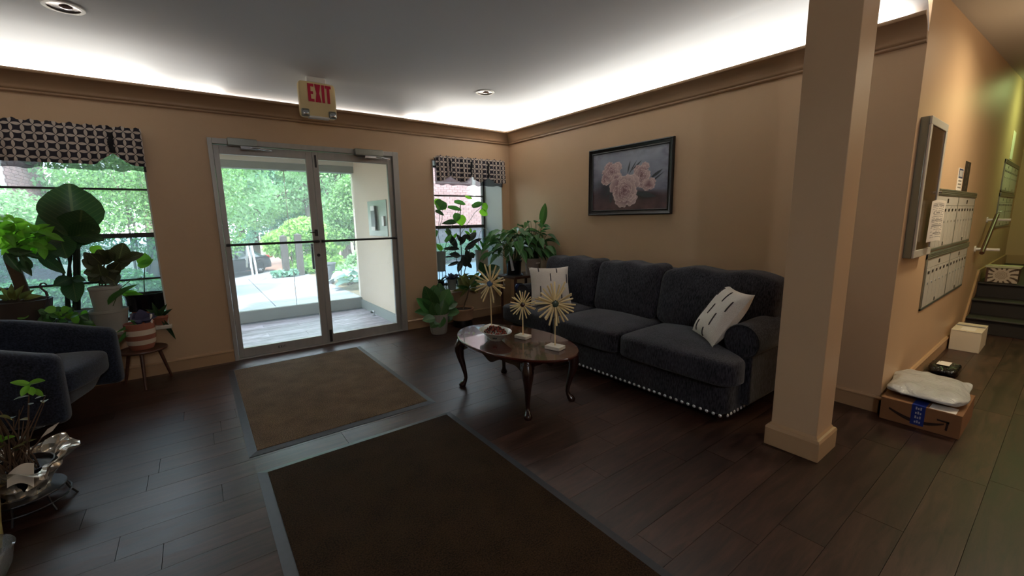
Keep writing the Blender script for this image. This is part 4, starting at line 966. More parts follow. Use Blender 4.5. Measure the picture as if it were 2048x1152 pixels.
pillow('cream dashed throw pillow leaning on the near sofa arm by the pillar', None, lean((1384, 660), (1428, 694), (1451, 571), 0.49, 0.43), 0.42, 0.45, D2, 2)

# ------------------------------------------------------------------ coffee table and what stands on it
def coffee_table():
    r = thing('coffee_table', 'oval mahogany coffee table with curved cabriole legs', 'table', (0, 0, 0))
    ax, ay, zt = 0.352, 0.60, 0.445
    prof = [(0.0, zt-0.030), (0.95, zt-0.030), (0.975, zt-0.026), (0.985, zt-0.018), (1.0, zt-0.012), (1.0, zt-0.005), (0.99, zt), (0.965, zt), (0.0, zt)]
    mb = MB(); n = 64
    for q, z in prof: mb.v += [Vector((ax*q*math.cos(2*PI*k/n) if q else 0, ay*q*math.sin(2*PI*k/n) if q else 0, z)) for k in range(n)]
    for i in range(len(prof)-1): mb.f += [(i*n+k, i*n+(k+1) % n, (i+1)*n+(k+1) % n, (i+1)*n+k) for k in range(n)]
    mb.build('top', M['mahogany'], r, smooth=35)
    bx, by = 0.225, 0.40
    def scal(t): return 0.065+0.022*math.cos(t*2*PI*2)+0.010*math.cos(t*2*PI*4)
    for (p, q) in (((bx, -by), (bx, by)), ((-bx, -by), (-bx, by)), ((-bx, -by), (bx, -by)), ((-bx, by), (bx, by))):
        mb = MB(); p, q = Vector((*p, 0)), Vector((*q, 0)); d = (q-p).normalized(); nn = Vector((-d.y, d.x, 0))*0.011; n = 28; L = (q-p).length
        for i in range(n+1):
            t = i/n; c = p+(q-p)*t; hh = scal(t)*(1 if L > 0.6 else 0.85)
            mb.v += [c-nn+Vector((0, 0, zt-0.03)), c+nn+Vector((0, 0, zt-0.03)), c+nn+Vector((0, 0, zt-0.03-hh)), c-nn+Vector((0, 0, zt-0.03-hh))]
        for i in range(n): mb.f += [(i*4+k, i*4+(k+1) % 4, i*4+4+(k+1) % 4, i*4+4+k) for k in range(4)]
        mb.f += [(0, 1, 2, 3), (n*4+3, n*4+2, n*4+1, n*4)]; mb.build('apron', M['mahogany_leg'], r, smooth=40)
    for sx in (1, -1):
        for sy in (1, -1):
            d = Vector((sx*0.62, sy*0.78, 0)); o = Vector((sx*bx*0.93, sy*by*0.96, 0))
            path = [(0.012, 0.425, 0.034), (0.022, 0.385, 0.040), (0.040, 0.345, 0.043), (0.046, 0.31, 0.038), (0.036, 0.25, 0.029), (0.016, 0.18, 0.022), (0.000, 0.11, 0.0165), (-0.004, 0.075, 0.015), (0.006, 0.045, 0.018), (0.022, 0.024, 0.027), (0.030, 0.012, 0.030), (0.030, 0.0, 0.024)]
            lg = MB().tube([o+d*a+Vector((0, 0, z)) for a, z, rr in path], [rr for a, z, rr in path], 14).build('leg', M['mahogany_leg'], r, smooth=60)
            MB().superbox(o+d*0.012+Vector((0, 0, 0.382)), (0.042, 0.042, 0.036), 4, 4).build('knee_block', M['mahogany_leg'], lg, smooth=60)
    r.location = (1.93, 2.585, 0); r.rotation_euler = (0, 0, 0.068)
coffee_table()
ZT = 0.446
rod_me = {}
def sunburst(lab, base, ctr_px, R, yaw, disc_col, bl, seed, nrod=30):
    base = Vector(base); zc = None
    for i in range(4000):
        z = ZT+i*0.0003; q = proj((base.x, base.y, z))
        if q[1] <= ctr_px: zc = z; break
    r = thing('sunburst_sculpture', lab, 'sculpture', base, 'brass sunburst sculptures on the coffee table')
    c0, s0 = math.cos(yaw), math.sin(yaw); ux = Vector((c0, s0, 0)); nn = Vector((s0, -c0, 0))     # nn faces the room
    uy = Vector((-s0, c0, 0))
    hx, hy, hz = bl
    bz = MB()
    bu, bv = Vector((0.26, -0.966, 0)), Vector((0.966, 0.26, 0))
    c = [base+bu*sx*hx+bv*sy*hy for sx, sy in ((-1, -1), (1, -1), (1, 1), (-1, 1))]
    bz.prism([Vector((p.x, p.y, ZT)) for p in c], (0, 0, hz)); bz.build('base', M['stone_white'], r, bevel=0.003)
    C = Vector((base.x, base.y, zc))
    MB().tube([(base.x, base.y, ZT+hz), C], 0.0045, 10).build('stem', M['gold'], r, smooth=60)
    MB().tube([C+nn*-0.012, C+nn*0.012], R*0.17, 20).build('hub', M['black'], r, smooth=50)
    dm = pm('agate disc', disc_col, 0.15, var=0.35, vscale=40, coat=0.8)
    MB().tube([C+nn*0.012, C+nn*0.020, C+nn*0.024], [R*0.15, R*0.15, R*0.11], 20).build('agate_disc', dm, r, smooth=50)
    if 'rod' not in rod_me: rod_me['rod'] = MB().tube([(0, 0, 0), (0, 0.96, 0), (0, 1, 0)], [1, 1, 0.6], 8).mesh('rod', M['gold'], smooth=60)
    rg = random.Random(seed)
    for k in range(nrod):
        a = 2*PI*k/nrod+rg.uniform(-0.05, 0.05); tilt = (0.30, -0.22, 0.04)[k % 3]+rg.uniform(-0.06, 0.06)
        d = (ux*math.cos(a)+Vector((0, 0, 1))*math.sin(a))*math.cos(tilt)+nn*math.sin(tilt)
        L = R*rg.uniform(0.86, 1.0)*(1.12 if abs(math.sin(a)) > 0.9 else 1)
        p = C+d*R*0.12+nn*(0.006 if k % 2 else -0.006); L -= R*0.12
        x = d.orthogonal().normalized(); z = x.cross(d); th = R*0.042
        inst('rod', rod_me['rod'], r, Matrix(((x.x*th, d.x*L, z.x*th, p.x), (x.y*th, d.y*L, z.y*th, p.y), (x.z*th, d.z*L, z.z*th, p.z), (0, 0, 0, 1))))
pA = at(1110, 692, Z=ZT+0.02); pB = at(1046, 671, Z=ZT+0.02); pC = at(983, 652, Z=ZT+0.02)
sunburst('largest brass sunburst on a white block, green disc, nearest to the sofa front', pA, 607, 0.155, rad(-32), rgb(70, 92, 78), (0.062, 0.045, 0.026), 1, 28)
sunburst('smallest brass sunburst on a white block, brown disc, in the middle', pB, 609, 0.112, rad(-40), rgb(70, 40, 34), (0.055, 0.042, 0.026), 2, 24)
sunburst('brass sunburst with blue disc standing behind the bowl', pC, 567, 0.158, rad(-62), rgb(92, 128, 168), (0.055, 0.042, 0.026), 3, 26)
def bowl():
    c = at(991, 676, Z=ZT+0.012); c.z = ZT
    r = thing('decorative_bowl', 'oval pale green ceramic bowl filled with potpourri', 'bowl', c)
    prof = [(0.0, 0.0), (0.050, 0.0), (0.054, 0.006), (0.068, 0.016), (0.098, 0.042), (0.125, 0.066), (0.140, 0.072), (0.141, 0.077), (0.122, 0.073), (0.095, 0.050), (0.06, 0.026), (0.0, 0.022)]
    m, nt, b = newmat('celadon glaze'); v = coords(nt, 'Object'); vo = N(nt, 'ShaderNodeTexVoronoi', Scale=60.0); vo.feature = 'DISTANCE_TO_EDGE'; LK(nt, v, vo.inputs['Vector'])
    cr = N(nt, 'ShaderNodeValToRGB'); e = cr.color_ramp.elements; e[0].color = rgb(170, 182, 168); e[1].color = rgb(226, 234, 222); e[1].position = 0.06; LK(nt, vo.outputs['Distance'], cr.inputs['Fac']); LK(nt, cr.outputs[0], b.inputs['Base Color']); b.inputs['Roughness'].default_value = 0.2
    o = MB().lathe(prof, c, 40, sx=0.80, sy=1.12, close=False).build('bowl', m, r, smooth=40)
    fl_ = MB(); dk = pm('dark green motif', rgb(40, 56, 50), 0.3)
    for k in range(3):
        a = rad(215)+k*0.13; rr = 0.094; p = Vector((c.x+rr*0.80*math.cos(a), c.y+rr*1.12*math.sin(a), c.z+0.036)); fl_.superbox(p, (0.006, 0.006, 0.008), 2, 3)
    fl_.build('motif', dk, r, smooth=60)
    rg = random.Random(8); ms = [pm('potpourri red', rgb(158, 66, 46), 0.8), pm('potpourri brown', rgb(116, 62, 44), 0.85), pm('potpourri dark', rgb(48, 34, 32), 0.85)]
    me = MB(); mats = []
    for i in range(190):
        a = rg.uniform(0, 2*PI); q = rg.uniform(0, 1)**0.5; hh = 0.058+0.052*(1-q*q)*rg.uniform(0.3, 1)
        p = Vector((c.x+0.098*q*0.8*math.cos(a), c.y+0.098*q*1.15*math.sin(a), c.z+hh)); s_ = rg.uniform(0.008, 0.015)
        u = Vector((rg.gauss(0, 1), rg.gauss(0, 1), rg.gauss(0, 1))).normalized(); w = u.orthogonal().normalized(); x = u.cross(w)
        n0 = len(me.f); me.add([p-u*s_, p+w*s_*0.7, p+u*s_, p-w*s_*0.7, p+x*s_*0.5, p-x*s_*0.4], [(0, 1, 4), (1, 2, 4), (2, 3, 4), (3, 0, 4), (1, 0, 5), (2, 1, 5), (3, 2, 5), (0, 3, 5)])
        mats += [rg.choice((0, 0, 1, 1, 2))]*8
    o = me.build('potpourri', ms[0], None); o.data.materials.append(ms[1]); o.data.materials.append(ms[2]); o.data.polygons.foreach_set('material_index', mats)
    tag(o, 'heap of red and brown dried potpourri in the pale green bowl', 'potpourri', kind='stuff')
bowl()

# ------------------------------------------------------------------ armchair, stool
def armchair():
    r = thing('armchair', 'slate blue swivel barrel armchair under the big window', 'armchair', (0, 0, 0))
    hw, dep, th = 0.375, 0.44, 0.062
    path = [(0.0-0.44*i/5, -hw) for i in range(6)]+[(-dep-hw*math.sin(a), -hw*math.cos(a)) for a in [PI*k/12 for k in range(1, 12)]]+[(-dep+0.44*i/5, hw) for i in range(6)]
    path = [(0.034, -hw), (0.022, -hw)]+path+[(0.022, hw), (0.034, hw)]
    n = len(path); m = 18; mb = MB()
    for i, (x, y) in enumerate(path):
        t = i/(n-1); a = Vector((*path[min(i+1, n-1)], 0))-Vector((*path[max(i-1, 0)], 0)); a.normalize(); nn = Vector((-a.y, a.x, 0))
        top = 0.555+0.20*math.sin(PI*t)**1.5
        end = 0.55 if i in (0, n-1) else (0.86 if i in (1, n-2) else 1.0)
        zb = 0.12
        for k in range(m):
            q = 2*PI*k/m; cx, cz = math.cos(q), math.sin(q)
            px = (abs(cx)**0.5)*(1 if cx > 0 else -1)*th*end; pz = (abs(cz)**0.35)*(1 if cz > 0 else -1)
            z = (top+zb)/2+pz*(top-zb)/2*(0.90 if end < 0.6 else (0.97 if end < 1 else 1))
            lean = 0.05*((z-zb)/(top-zb))*(1 if 0.2 < t < 0.8 else 0.3)
            mb.v.append(Vector((x, y, z))-nn*(px)-nn*lean*0.5)
    for i in range(n-1): mb.f += [(i*m+k, (i+1)*m+k, (i+1)*m+(k+1) % m, i*m+(k+1) % m) for k in range(m)]
    mb.f += [tuple(range(m)), tuple((n-1)*m+k for k in reversed(range(m)))]
    mb.build('back_and_arms', M['arm'], r, smooth=70)
    def warp(q, w): return Vector((w.x+(0.03*(1-q.y**2) if q.x > 0.5 else 0), w.y, w.z+(0.02*(1-q.x**2)*(1-q.y**2) if q.z > 0 else 0)))
    MB().superbox((-0.36, 0, 0.345), (0.37, 0.325, 0.085), 7, 12, warp).build('seat_cushion', M['arm'], r, smooth=180)
    def warp2(q, w): return Vector((w.x-(0.10*(1-q.z)/2 if q.x > 0.3 else 0), w.y, w.z))
    MB().superbox((-0.38, 0, 0.20), (0.37, 0.33, 0.09), 8, 10, warp2).build('seat_base', M['arm'], r, smooth=180)
    sw = MB().lathe([(0.0, 0), (0.24, 0), (0.25, 0.012), (0.24, 0.03), (0.06, 0.045), (0.05, 0.13), (0.0, 0.13)], (-0.46, 0, 0), 32, close=False).build('swivel_base', M['black'], r, smooth=40)
    r.location = (-0.72, 4.22, 0); r.rotation_euler = (0, 0, rad(-15))
armchair()
SZ = at(286, 697, Y=4.80).z
def stool():
    r = thing('stool', 'small round three legged walnut stool holding the striped pot', 'stool', (-0.463, 4.80, 0))
    MB().lathe([(0, SZ-0.022), (0.150, SZ-0.022), (0.168, SZ-0.016), (0.172, SZ-0.006), (0.170, SZ+0.002), (0.164, SZ+0.004), (0.158, SZ), (0, SZ)], (-0.463, 4.80, 0), 40, close=False).build('seat', M['wood_stool'], r, smooth=35)
    for x, y in ((-0.623, 4.885), (-0.467, 4.60), (-0.305, 4.90)):
        d = Vector((x+0.463, y-4.80, 0)); MB().tube([(x, y, 0), (-0.463+d.x*0.62, 4.80+d.y*0.62, SZ-0.02)], [0.010, 0.016], 10).build('leg', M['wood_stool'], r, smooth=60)
stool()

# ------------------------------------------------------------------ potted plants
def depth(p): return (Vector(p)-EYE).dot(FW)
def pot(r, c, prof, mat, n=28, soil=None, nm='pot', **kw):
    o = MB().lathe(prof, c, n, close=False, **kw).build(nm, mat, r, smooth=40)
    if soil: MB().lathe([(0, soil[1]+0.006), (soil[0]*0.6, soil[1]+0.008), (soil[0], soil[1])], c, 18, close=False, sx=kw.get('sx', 1), sy=kw.get('sy', 1)).build('soil', M['soil'], r)
    return o
def tub(rt, rb, h, lip=0.006, wall=0.006):
    return [(0, 0), (rb, 0), (rt-lip*0.6, h-0.025), (rt, h-0.022), (rt, h), (rt-wall, h), (rt-wall-0.004, h-0.02), (rb*0.9, h*0.72), (0, h*0.72)]
rp = random.Random(12)
def pleaf(r, me, bx, by, tx, ty, w, Y, dY=0.0, up=0.35, name='leaf'):
    p = at(bx, by, Y=Y); q = at(tx, ty, Y=Y+dY); wm = w*depth((p+q)/2)/FPX
    nrm = (EYE-p).normalized()+Vector((rp.uniform(-.35, .35), 0, up+rp.uniform(-.2, .3))); return leafm(me, r, p, q, wm, nrm, name)
def stem(r, pts, rr, mat, Y=None, nm='stem'):
    P = [at(a, b, Y=Y) if Y is not None else Vector(c) for (a, b), c in zip(pts, pts)] if Y is not None else [Vector(c) for c in pts]
    return MB().tube(P, rr, 6).build(nm, mat, r, smooth=60)
M['lf_dark'] = leafmat('glossy dark green leaf', (0.035, 0.085, 0.03, 1), 0.34, 0.16, 0.25, vein=0.16)
M['lf_mid'] = leafmat('mid green leaf', (0.07, 0.19, 0.045, 1), 0.35, 0.3, 0.3, vein=0.16)
M['lf_lime'] = leafmat('fresh lime green leaf', (0.20, 0.42, 0.06, 1), 0.4, 0.5, 0.3)
M['lf_croton'] = leafmat('brown green croton leaf', (0.040, 0.044, 0.016, 1), 0.5, 0.15, 0.5, vein=0.22)
M['lf_rubber'] = leafmat('burgundy black rubber plant leaf', (0.030, 0.032, 0.026, 1), 0.25, 0.08, 0.3)
M['lf_lily'] = leafmat('peace lily leaf', (0.055, 0.165, 0.045, 1), 0.30, 0.2, 0.35, vein=0.14)
M['lf_yel'] = leafmat('yellow edged leaf', (0.20, 0.19, 0.055, 1), 0.4, 0.35, 0.4)
M['lf_purple'] = leafmat('dark purple leaf', (0.06, 0.055, 0.10, 1), 0.35, 0.15, 0.4)
M['stemg'] = pm('green stem', rgb(70, 92, 48), 0.6)
M['stemd'] = pm('dark plant stem', rgb(46, 48, 34), 0.6)
M['stemb'] = pm('brown woody stem', rgb(92, 70, 52), 0.8, var=0.2, vscale=20)
M['potwhite'] = pm('greyish white plastic pot', rgb(168, 163, 152), 0.5)
M['potterra'] = pm('terracotta', rgb(168, 104, 80), 0.75, var=0.08, vscale=12)
M['pottan'] = pm('tan clay pot', rgb(190, 146, 112), 0.75, var=0.06, vscale=12)
M['potblack'] = pm('glossy black pot', rgb(18, 19, 24), 0.22)
M['potbrown'] = pm('brown ribbed pot', rgb(74, 62, 54), 0.6)
M['pottaupe'] = pm('taupe pot', rgb(176, 160, 146), 0.6)
M['potolive'] = pm('olive pot', rgb(150, 144, 92), 0.5)
M['potgrey'] = pm('grey green pot', rgb(126, 132, 128), 0.6)
ov = {k: leaf_mesh('leaf_'+k, M[k], OVAL, fold=0.22, droop=0.10) for k in ('lf_dark', 'lf_mid', 'lf_croton', 'lf_rubber', 'lf_lime', 'lf_purple', 'lf_yel', 'lf_lily')}
he = {k: leaf_mesh('heart_'+k, M[k], HEART, fold=0.25, droop=0.15) for k in ('lf_mid', 'lf_lime', 'lf_dark', 'lf_lily')}
la = {k: leaf_mesh('lance_'+k, M[k], LANCE, fold=0.3, droop=0.22) for k in ('lf_lime', 'lf_lily', 'lf_yel', 'lf_mid', 'lf_dark', 'lf_croton')}
SILL = W1[2]+0.004; SILL2 = W2[2]+0.004
def on_sill(px, Y, z=SILL): q = at(px, 600, Y=Y); return Vector((q.x, Y, z))

# bird of paradise plant
c = on_sill(150, 5.33); zt = at(150, 622, Y=5.33).z
bp_ = thing('bird_of_paradise', 'tall dark plant with huge paddle leaves in a white pot at the window', 'potted plant', c)
pot(bp_, c, tub(0.135, 0.105, zt-SILL), M['potwhite'], soil=(0.12, (zt-SILL)*0.9))
for pts, w in ((((150, 620), (152, 560), (151, 480), (150, 440)), 0.019), (((140, 620), (134, 585), (138, 540), (146, 480)), 0.012), (((158, 620), (158, 560), (157, 490)), 0.013), (((133, 620), (132, 590), (126, 540), (112, 505)), 0.009), (((146, 600), (140, 530), (128, 480)), 0.008)):
    stem(bp_, pts, w, M['stemd'], Y=5.33)
for a in ((150, 470, 138, 368, 96, -0.05), (128, 448, 92, 388, 52, 0.06), (158, 480, 160, 422, 70, -0.10), (140, 482, 80, 428, 56, -0.06), (138, 478, 196, 456, 46, -0.12), (140, 470, 204, 478, 30, -0.14), (133, 482, 62, 474, 40, -0.1), (125, 502, 62, 512, 32, -0.1), (76, 507, 128, 545, 22, -0.1), (144, 554, 151, 602, 36, -0.12), (142, 556, 110, 570, 24, -0.14), (148, 556, 168, 560, 16, -0.12), (118, 470, 132, 515, 46, -0.08), (150, 500, 118, 440, 60, 0.02)):
    pleaf(bp_, ov['lf_dark'], *a[:5], 5.30, a[5], 0.1)
# palmate plant far left with fat trunk
c = on_sill(42, 5.15); zt = at(42, 600, Y=5.15).z
mt = thing('money_tree', 'bright green palm leaved plant with thick trunk in a brown ribbed pot', 'potted plant', c)
pot(mt, c, [(0, 0), (0.10, 0), (0.155, (zt-SILL)*0.5), (0.178, zt-SILL-0.01), (0.182, zt-SILL), (0.168, zt-SILL), (0.150, (zt-SILL)*0.8), (0, (zt-SILL)*0.78)], M['potbrown'], n=48, soil=(0.15, (zt-SILL)*0.86), ripple=24, ramp=0.012)
stem(mt, ((52, 600), (38, 560), (22, 520), (14, 490)), [0.045, 0.04, 0.04, 0.03], M['stemb'], Y=5.15, nm='trunk')
for (x, y) in ((8, 470), (38, 458), (75, 462), (92, 470), (22, 490), (58, 490), (5, 440), (48, 476), (82, 492), (28, 446)):
    stem(mt, ((18, 500), ((18+x)/2, (y+500)/2-8), (x, y)), 0.004, M['stemg'], Y=5.12)
    n = rp.choice((5, 6))
    for k in range(n):
        a = 2*PI*k/n+rp.uniform(-.3, .3); L = rp.uniform(26, 38)
        pleaf(mt, la['lf_lime'], x, y, x+L*math.cos(a), y+L*0.62*math.sin(a)+4, 15, 5.12+rp.uniform(-.05, .05), rp.uniform(-.12, .1), 0.5, 'leaflet')
for a in ((20, 600, 5, 575), (30, 600, 42, 572), (40, 600, 62, 580), (15, 600, -5, 590), (45, 598, 80, 590), (28, 600, 20, 570)): pleaf(mt, la['lf_yel'], *a, 12, 5.08, -0.05)
for a in ((60, 540, 40, 505), (20, 515, 60, 500), (14, 500, 76, 512), (10, 505, 40, 545), (40, 520, 62, 550)): pleaf(mt, la['lf_dark'], *a, 16, 5.05, -0.05)
# hanging basket set down on the sill, with pothos
c = on_sill(100, 5.06); zt = at(100, 655, Y=5.06).z
hb = thing('hanging_basket', 'pothos in a hanging pot set down behind the armchair, hook standing up', 'potted plant', c)
pot(hb, c, tub(0.15, 0.11, 0.13), M['potgrey'], soil=(0.13, 0.115))
hk = pm('plum plastic hook', rgb(70, 46, 52), 0.5)
stem(hb, ((94, 571), (78, 575), (77, 568), (84, 565), (92, 568)), 0.0075, hk, Y=5.06, nm='hook') if False else None
MB().tube([at(a, b, Y=5.06) for a, b in ((95, 592), (92, 584), (84, 578), (79, 572), (82, 567), (88, 566), (94, 570))], [0.010, 0.009, 0.007, 0.007, 0.006, 0.006, 0.005], 8).build('hook', hk, hb, smooth=60)
for x, dy in ((84, -0.08), (109, -0.06), (98, 0.1)): MB().tube([at(95, 591, Y=5.06), at(x, 640, Y=5.06+dy)], 0.0022, 5).build('hanger_wire', hk, hb)
for i in range(70):
    x = 100+rp.gauss(0, 44); x = min(182, max(22, x)); y = 634-12*math.cos((x-100)/60)+rp.uniform(-8, 26); a = rp.uniform(0, 2*PI); L = rp.uniform(16, 26)
    pleaf(hb, he[rp.choice(('lf_mid', 'lf_mid', 'lf_lime', 'lf_dark'))], x, y, x+L*math.cos(a), y+L*0.5*math.sin(a)+3, rp.uniform(12, 18), 5.04+rp.uniform(-.12, .1), rp.uniform(-.05, .05), 0.7)
for i in range(7):
    x = 40+i*20; MB().tube([at(100, 655, Y=5.06), at((x+100)/2, 630, Y=5.05), at(x, 648, Y=5.02)], 0.003, 5).build('vine', M['stemg'], hb)
# croton in two stacked pots
c = on_sill(214, 5.12); z1 = at(214, 618, Y=5.12).z; z2 = at(212, 572, Y=5.12).z
ct = thing('croton', 'dark mottled croton in a grey white pot standing inside a wider white pot', 'potted plant', c)
pot(ct, c, tub(0.135, 0.105, z1-SILL, 0.008), M['potwhite'], nm='outer_pot')
pot(ct, c+Vector((0, 0, 0.03)), tub(0.112, 0.085, z2-SILL-0.03, 0.008), M['potwhite'], soil=(0.10, (z2-SILL-0.03)*0.9), nm='inner_pot')
for p_ in (((200, 572), (196, 555), (188, 540)), ((204, 572), (205, 540), (212, 520)), ((210, 572), (220, 545), (232, 520))): stem(ct, p_, 0.006, M['stemd'], Y=5.12)
for a in ((236, 526, 246, 487, 34), (240, 522, 285, 507, 22), (222, 548, 236, 528, 26), (206, 548, 228, 562, 34), (205, 530, 180, 508, 26), (200, 535, 165, 520, 26), (200, 545, 168, 545, 24), (210, 520, 196, 500, 26), (214, 522, 224, 500, 26), (215, 535, 248, 535, 24), (196, 550, 178, 562, 20), (212, 540, 232, 570, 30), (190, 530, 170, 505, 22), (222, 525, 205, 512, 24), (230, 532, 262, 520, 20), (204, 556, 196, 530, 26)):
    pleaf(ct, ov['lf_croton'], *a, 5.10+rp.uniform(-.04, .04), -0.05, 0.3)
for a in ((186, 508, 200, 492, 22), (196, 512, 212, 508, 16)): pleaf(ct, ov['lf_lime'], *a, 5.18, 0.0, 0.1)
for a in ((228, 600, 268, 566), (216, 610, 252, 572)): pleaf(ct, la['lf_mid'], *a, 12, 5.0, -0.05)
MB().tube([at(a, b, Y=5.0) for a, b in ((226, 612), (240, 578), (262, 560), (284, 555))], 0.003, 5).build('stem', M['stemg'], ct)
# black oval pot
c = on_sill(292, 5.2); z1 = at(292, 586, Y=5.2).z
bk = thing('pothos_cutting', 'single stemmed green plant in a glossy black oval pot on the sill', 'potted plant', c)
stand_h = 0.13
MB().box(c.x-0.11, c.x+0.11, c.y-0.09, c.y+0.09, SILL, SILL+stand_h).build('pot_block', M['potterra'], bk, bevel=0.01)
pot(bk, c+Vector((0, 0, stand_h)), tub(0.150, 0.135, z1-SILL-stand_h, 0.004), M['potblack'], soil=(0.138, (z1-SILL-stand_h)*0.8), sy=0.75)
stem(bk, ((289, 592), (288, 560), (290, 530), (288, 520)), 0.0045, M['stemg'], Y=5.2)
for a in ((287, 530, 290, 506, 24), (278, 534, 306, 518, 15)): pleaf(bk, he['lf_lime'], *a, 5.18, 0, 0.0)
for a in ((286, 592, 240, 588, 12), (275, 588, 246, 584, 12)): pleaf(bk, he['lf_lime'], *a, 5.14, 0, 0.3)
# striped pot on the stool
c = Vector((-0.463, 4.80, SZ+0.003)); h = at(285, 648, Y=4.72).z-SZ
m, nt, b = newmat('terracotta with cream bands'); v = coords(nt, 'Object'); sp_ = N(nt, 'ShaderNodeSeparateXYZ'); LK(nt, v, sp_.inputs[0])
mr = N(nt, 'ShaderNodeMapRange'); mr.inputs['From Max'].default_value = h; LK(nt, sp_.outputs['Z'], mr.inputs['Value'])
cr = N(nt, 'ShaderNodeValToRGB'); cr.color_ramp.interpolation = 'CONSTANT'; e = cr.color_ramp.elements; T_, C_ = rgb(160, 96, 74), rgb(222, 204, 182)
e[0].color = T_; e[1].position = 0.20; e[1].color = C_
for ps, cc in ((0.38, T_), (0.56, C_), (0.76, T_)): q = e.new(ps); q.color = cc
LK(nt, mr.outputs[0], cr.inputs['Fac']); LK(nt, cr.outputs[0], b.inputs['Base Color']); b.inputs['Roughness'].default_value = 0.7
sp = thing('striped_pot', 'terracotta pot with cream stripes and a dark foil wrapped plant on the stool', 'potted plant', c)
pot(sp, c, [(0, 0), (0.075, 0), (0.098, h*0.25), (0.106, h*0.6), (0.104, h), (0.096, h), (0.094, h*0.8), (0, h*0.75)], m, soil=(0.092, h*0.86))
for a in ((284, 646, 262, 628, 26), (290, 646, 306, 626, 20), (286, 644, 280, 620, 22), (280, 640, 312, 632, 18), (288, 640, 262, 634, 24)): pleaf(sp, ov['lf_purple'], *a, 4.78, -0.03, 0.9)
for a in ((275, 648, 262, 640, 8), (272, 655, 228, 690, 9), (280, 650, 232, 662, 8)): pleaf(sp, la['lf_mid'], *a, 4.76, -0.05, 0.5)
MB().tube([at(303, 646, Y=4.75), at(302, 628, Y=4.75)], 0.008, 8).build('plant_label', M['paper'], sp)
# small terracotta pot behind
c = on_sill(318, 5.07)
tp = thing('small_terracotta_pot', 'small plain terracotta pot with arching blades on the sill corner beside the wall', 'potted plant', c)
hh = at(318, 632, Y=5.07).z-SILL
pot(tp, c, tub(0.072, 0.055, max(0.09, hh), 0.006), M['potterra'], soil=(0.06, max(0.09, hh)*0.85))
for a in ((322, 636, 352, 678, 8), (318, 634, 296, 618, 9), (320, 632, 330, 610, 9), (316, 634, 306, 608, 9), (324, 634, 340, 618, 8)): pleaf(tp, la['lf_dark'], *a, 5.03, -0.06, 0.5)

# small window plants
c = on_sill(884, 5.2, SILL2); zb_, zt_ = at(884, 541, Y=5.2).z, at(884, 503, Y=5.2).z
pa = thing('trailing_pothos', 'tall pothos in a grey pot on a wire stand, left in the corner window', 'potted plant', c)
mb = MB()
for dx in (-0.05, 0.05):
    for dy in (-0.05, 0.05): mb.tube([(c.x+dx, c.y+dy, SILL2), (c.x+dx, c.y+dy, zb_)], 0.004, 6)
mb.tube([(c.x+0.07*math.cos(k*PI/8), c.y+0.07*math.sin(k*PI/8), zb_-0.003) for k in range(17)], 0.004, 6); mb.build('wire_stand', M['black'], pa, smooth=60)
pot(pa, Vector((c.x, c.y, zb_)), tub(0.080, 0.066, zt_-zb_), M['potgrey'], soil=(0.068, (zt_-zb_)*0.88))
for p_ in (((884, 505), (876, 470), (880, 420)), ((888, 505), (900, 460), (920, 415), (922, 405)), ((886, 505), (920, 470), (950, 425), (962, 415)), ((882, 505), (870, 480), (884, 440), (886, 405)), ((890, 505), (922, 470), (921, 440))):
    stem(pa, p_, 0.0032, M['stemg'], Y=5.2)
for a in ((886, 402, 876, 420, 26), (868, 402, 895, 418, 18), (895, 414, 926, 420, 9), (908, 404, 934, 408, 10), (944, 414, 968, 404, 12), (960, 420, 976, 432, 13), (920, 430, 924, 452, 22), (914, 426, 912, 444, 16), (912, 444, 885, 446, 11), (870, 422, 890, 430, 9), (968, 406, 972, 424, 12), (872, 460, 866, 480, 12), (930, 392, 946, 398, 6), (890, 484, 904, 468, 9), (884, 500, 873, 488, 10), (900, 470, 893, 455, 10)):
    pleaf(pa, he[rp.choice(('lf_mid', 'lf_mid', 'lf_lime', 'lf_dark'))], *a, 5.18+rp.uniform(-.04, .04), 0, 0.2)
c = on_sill(924, 5.32, SILL2); zt_ = at(924, 556, Y=5.32).z
rb = thing('rubber_plant', 'burgundy black leaved rubber plant in the middle of the corner window', 'potted plant', c)
pot(rb, c, tub(0.085, 0.07, zt_-SILL2), M['potblack'], soil=(0.07, (zt_-SILL2)*0.85))
for p_ in (((922, 560), (923, 510), (920, 460), (921, 405)), ((926, 560), (934, 520), (944, 480)), ((920, 560), (915, 530), (910, 500))): stem(rb, p_, 0.006, M['stemd'], Y=5.32)
for a in ((914, 495, 896, 468, 13), (918, 498, 888, 497, 9), (920, 512, 900, 508, 12), (918, 524, 897, 531, 7), (920, 490, 932, 468, 11), (930, 500, 952, 484, 12), (932, 500, 940, 528, 15), (926, 512, 932, 534, 15), (938, 482, 952, 464, 13), (938, 480, 934, 468, 9), (940, 505, 948, 516, 11), (924, 520, 916, 544, 11), (926, 485, 914, 470, 9), (930, 522, 944, 536, 9), (934, 492, 964, 476, 8)):
    pleaf(rb, ov['lf_rubber'], *a, 5.28+rp.uniform(-.05, .03), -0.02, 0.1)
for a in ((940, 470, 930, 462), (945, 468, 952, 460), (942, 466, 940, 456), (906, 474, 890, 462), (904, 480, 914, 466)): pleaf(rb, ov['lf_lime'], *a, 6, 5.36, 0, 0.2)
c = on_sill(966, 5.28, SILL2); zb_, zt_ = at(966, 541, Y=5.28).z, at(966, 500, Y=5.28).z
hp = thing('hoop_pot', 'taupe pot with a pale wire hoop on a wire stand in the corner window', 'potted plant', c)
mb = MB()
for dx in (-0.06, 0.06):
    for dy in (-0.06, 0.06): mb.tube([(c.x+dx, c.y+dy, SILL2), (c.x+dx, c.y+dy, zb_)], 0.004, 6)
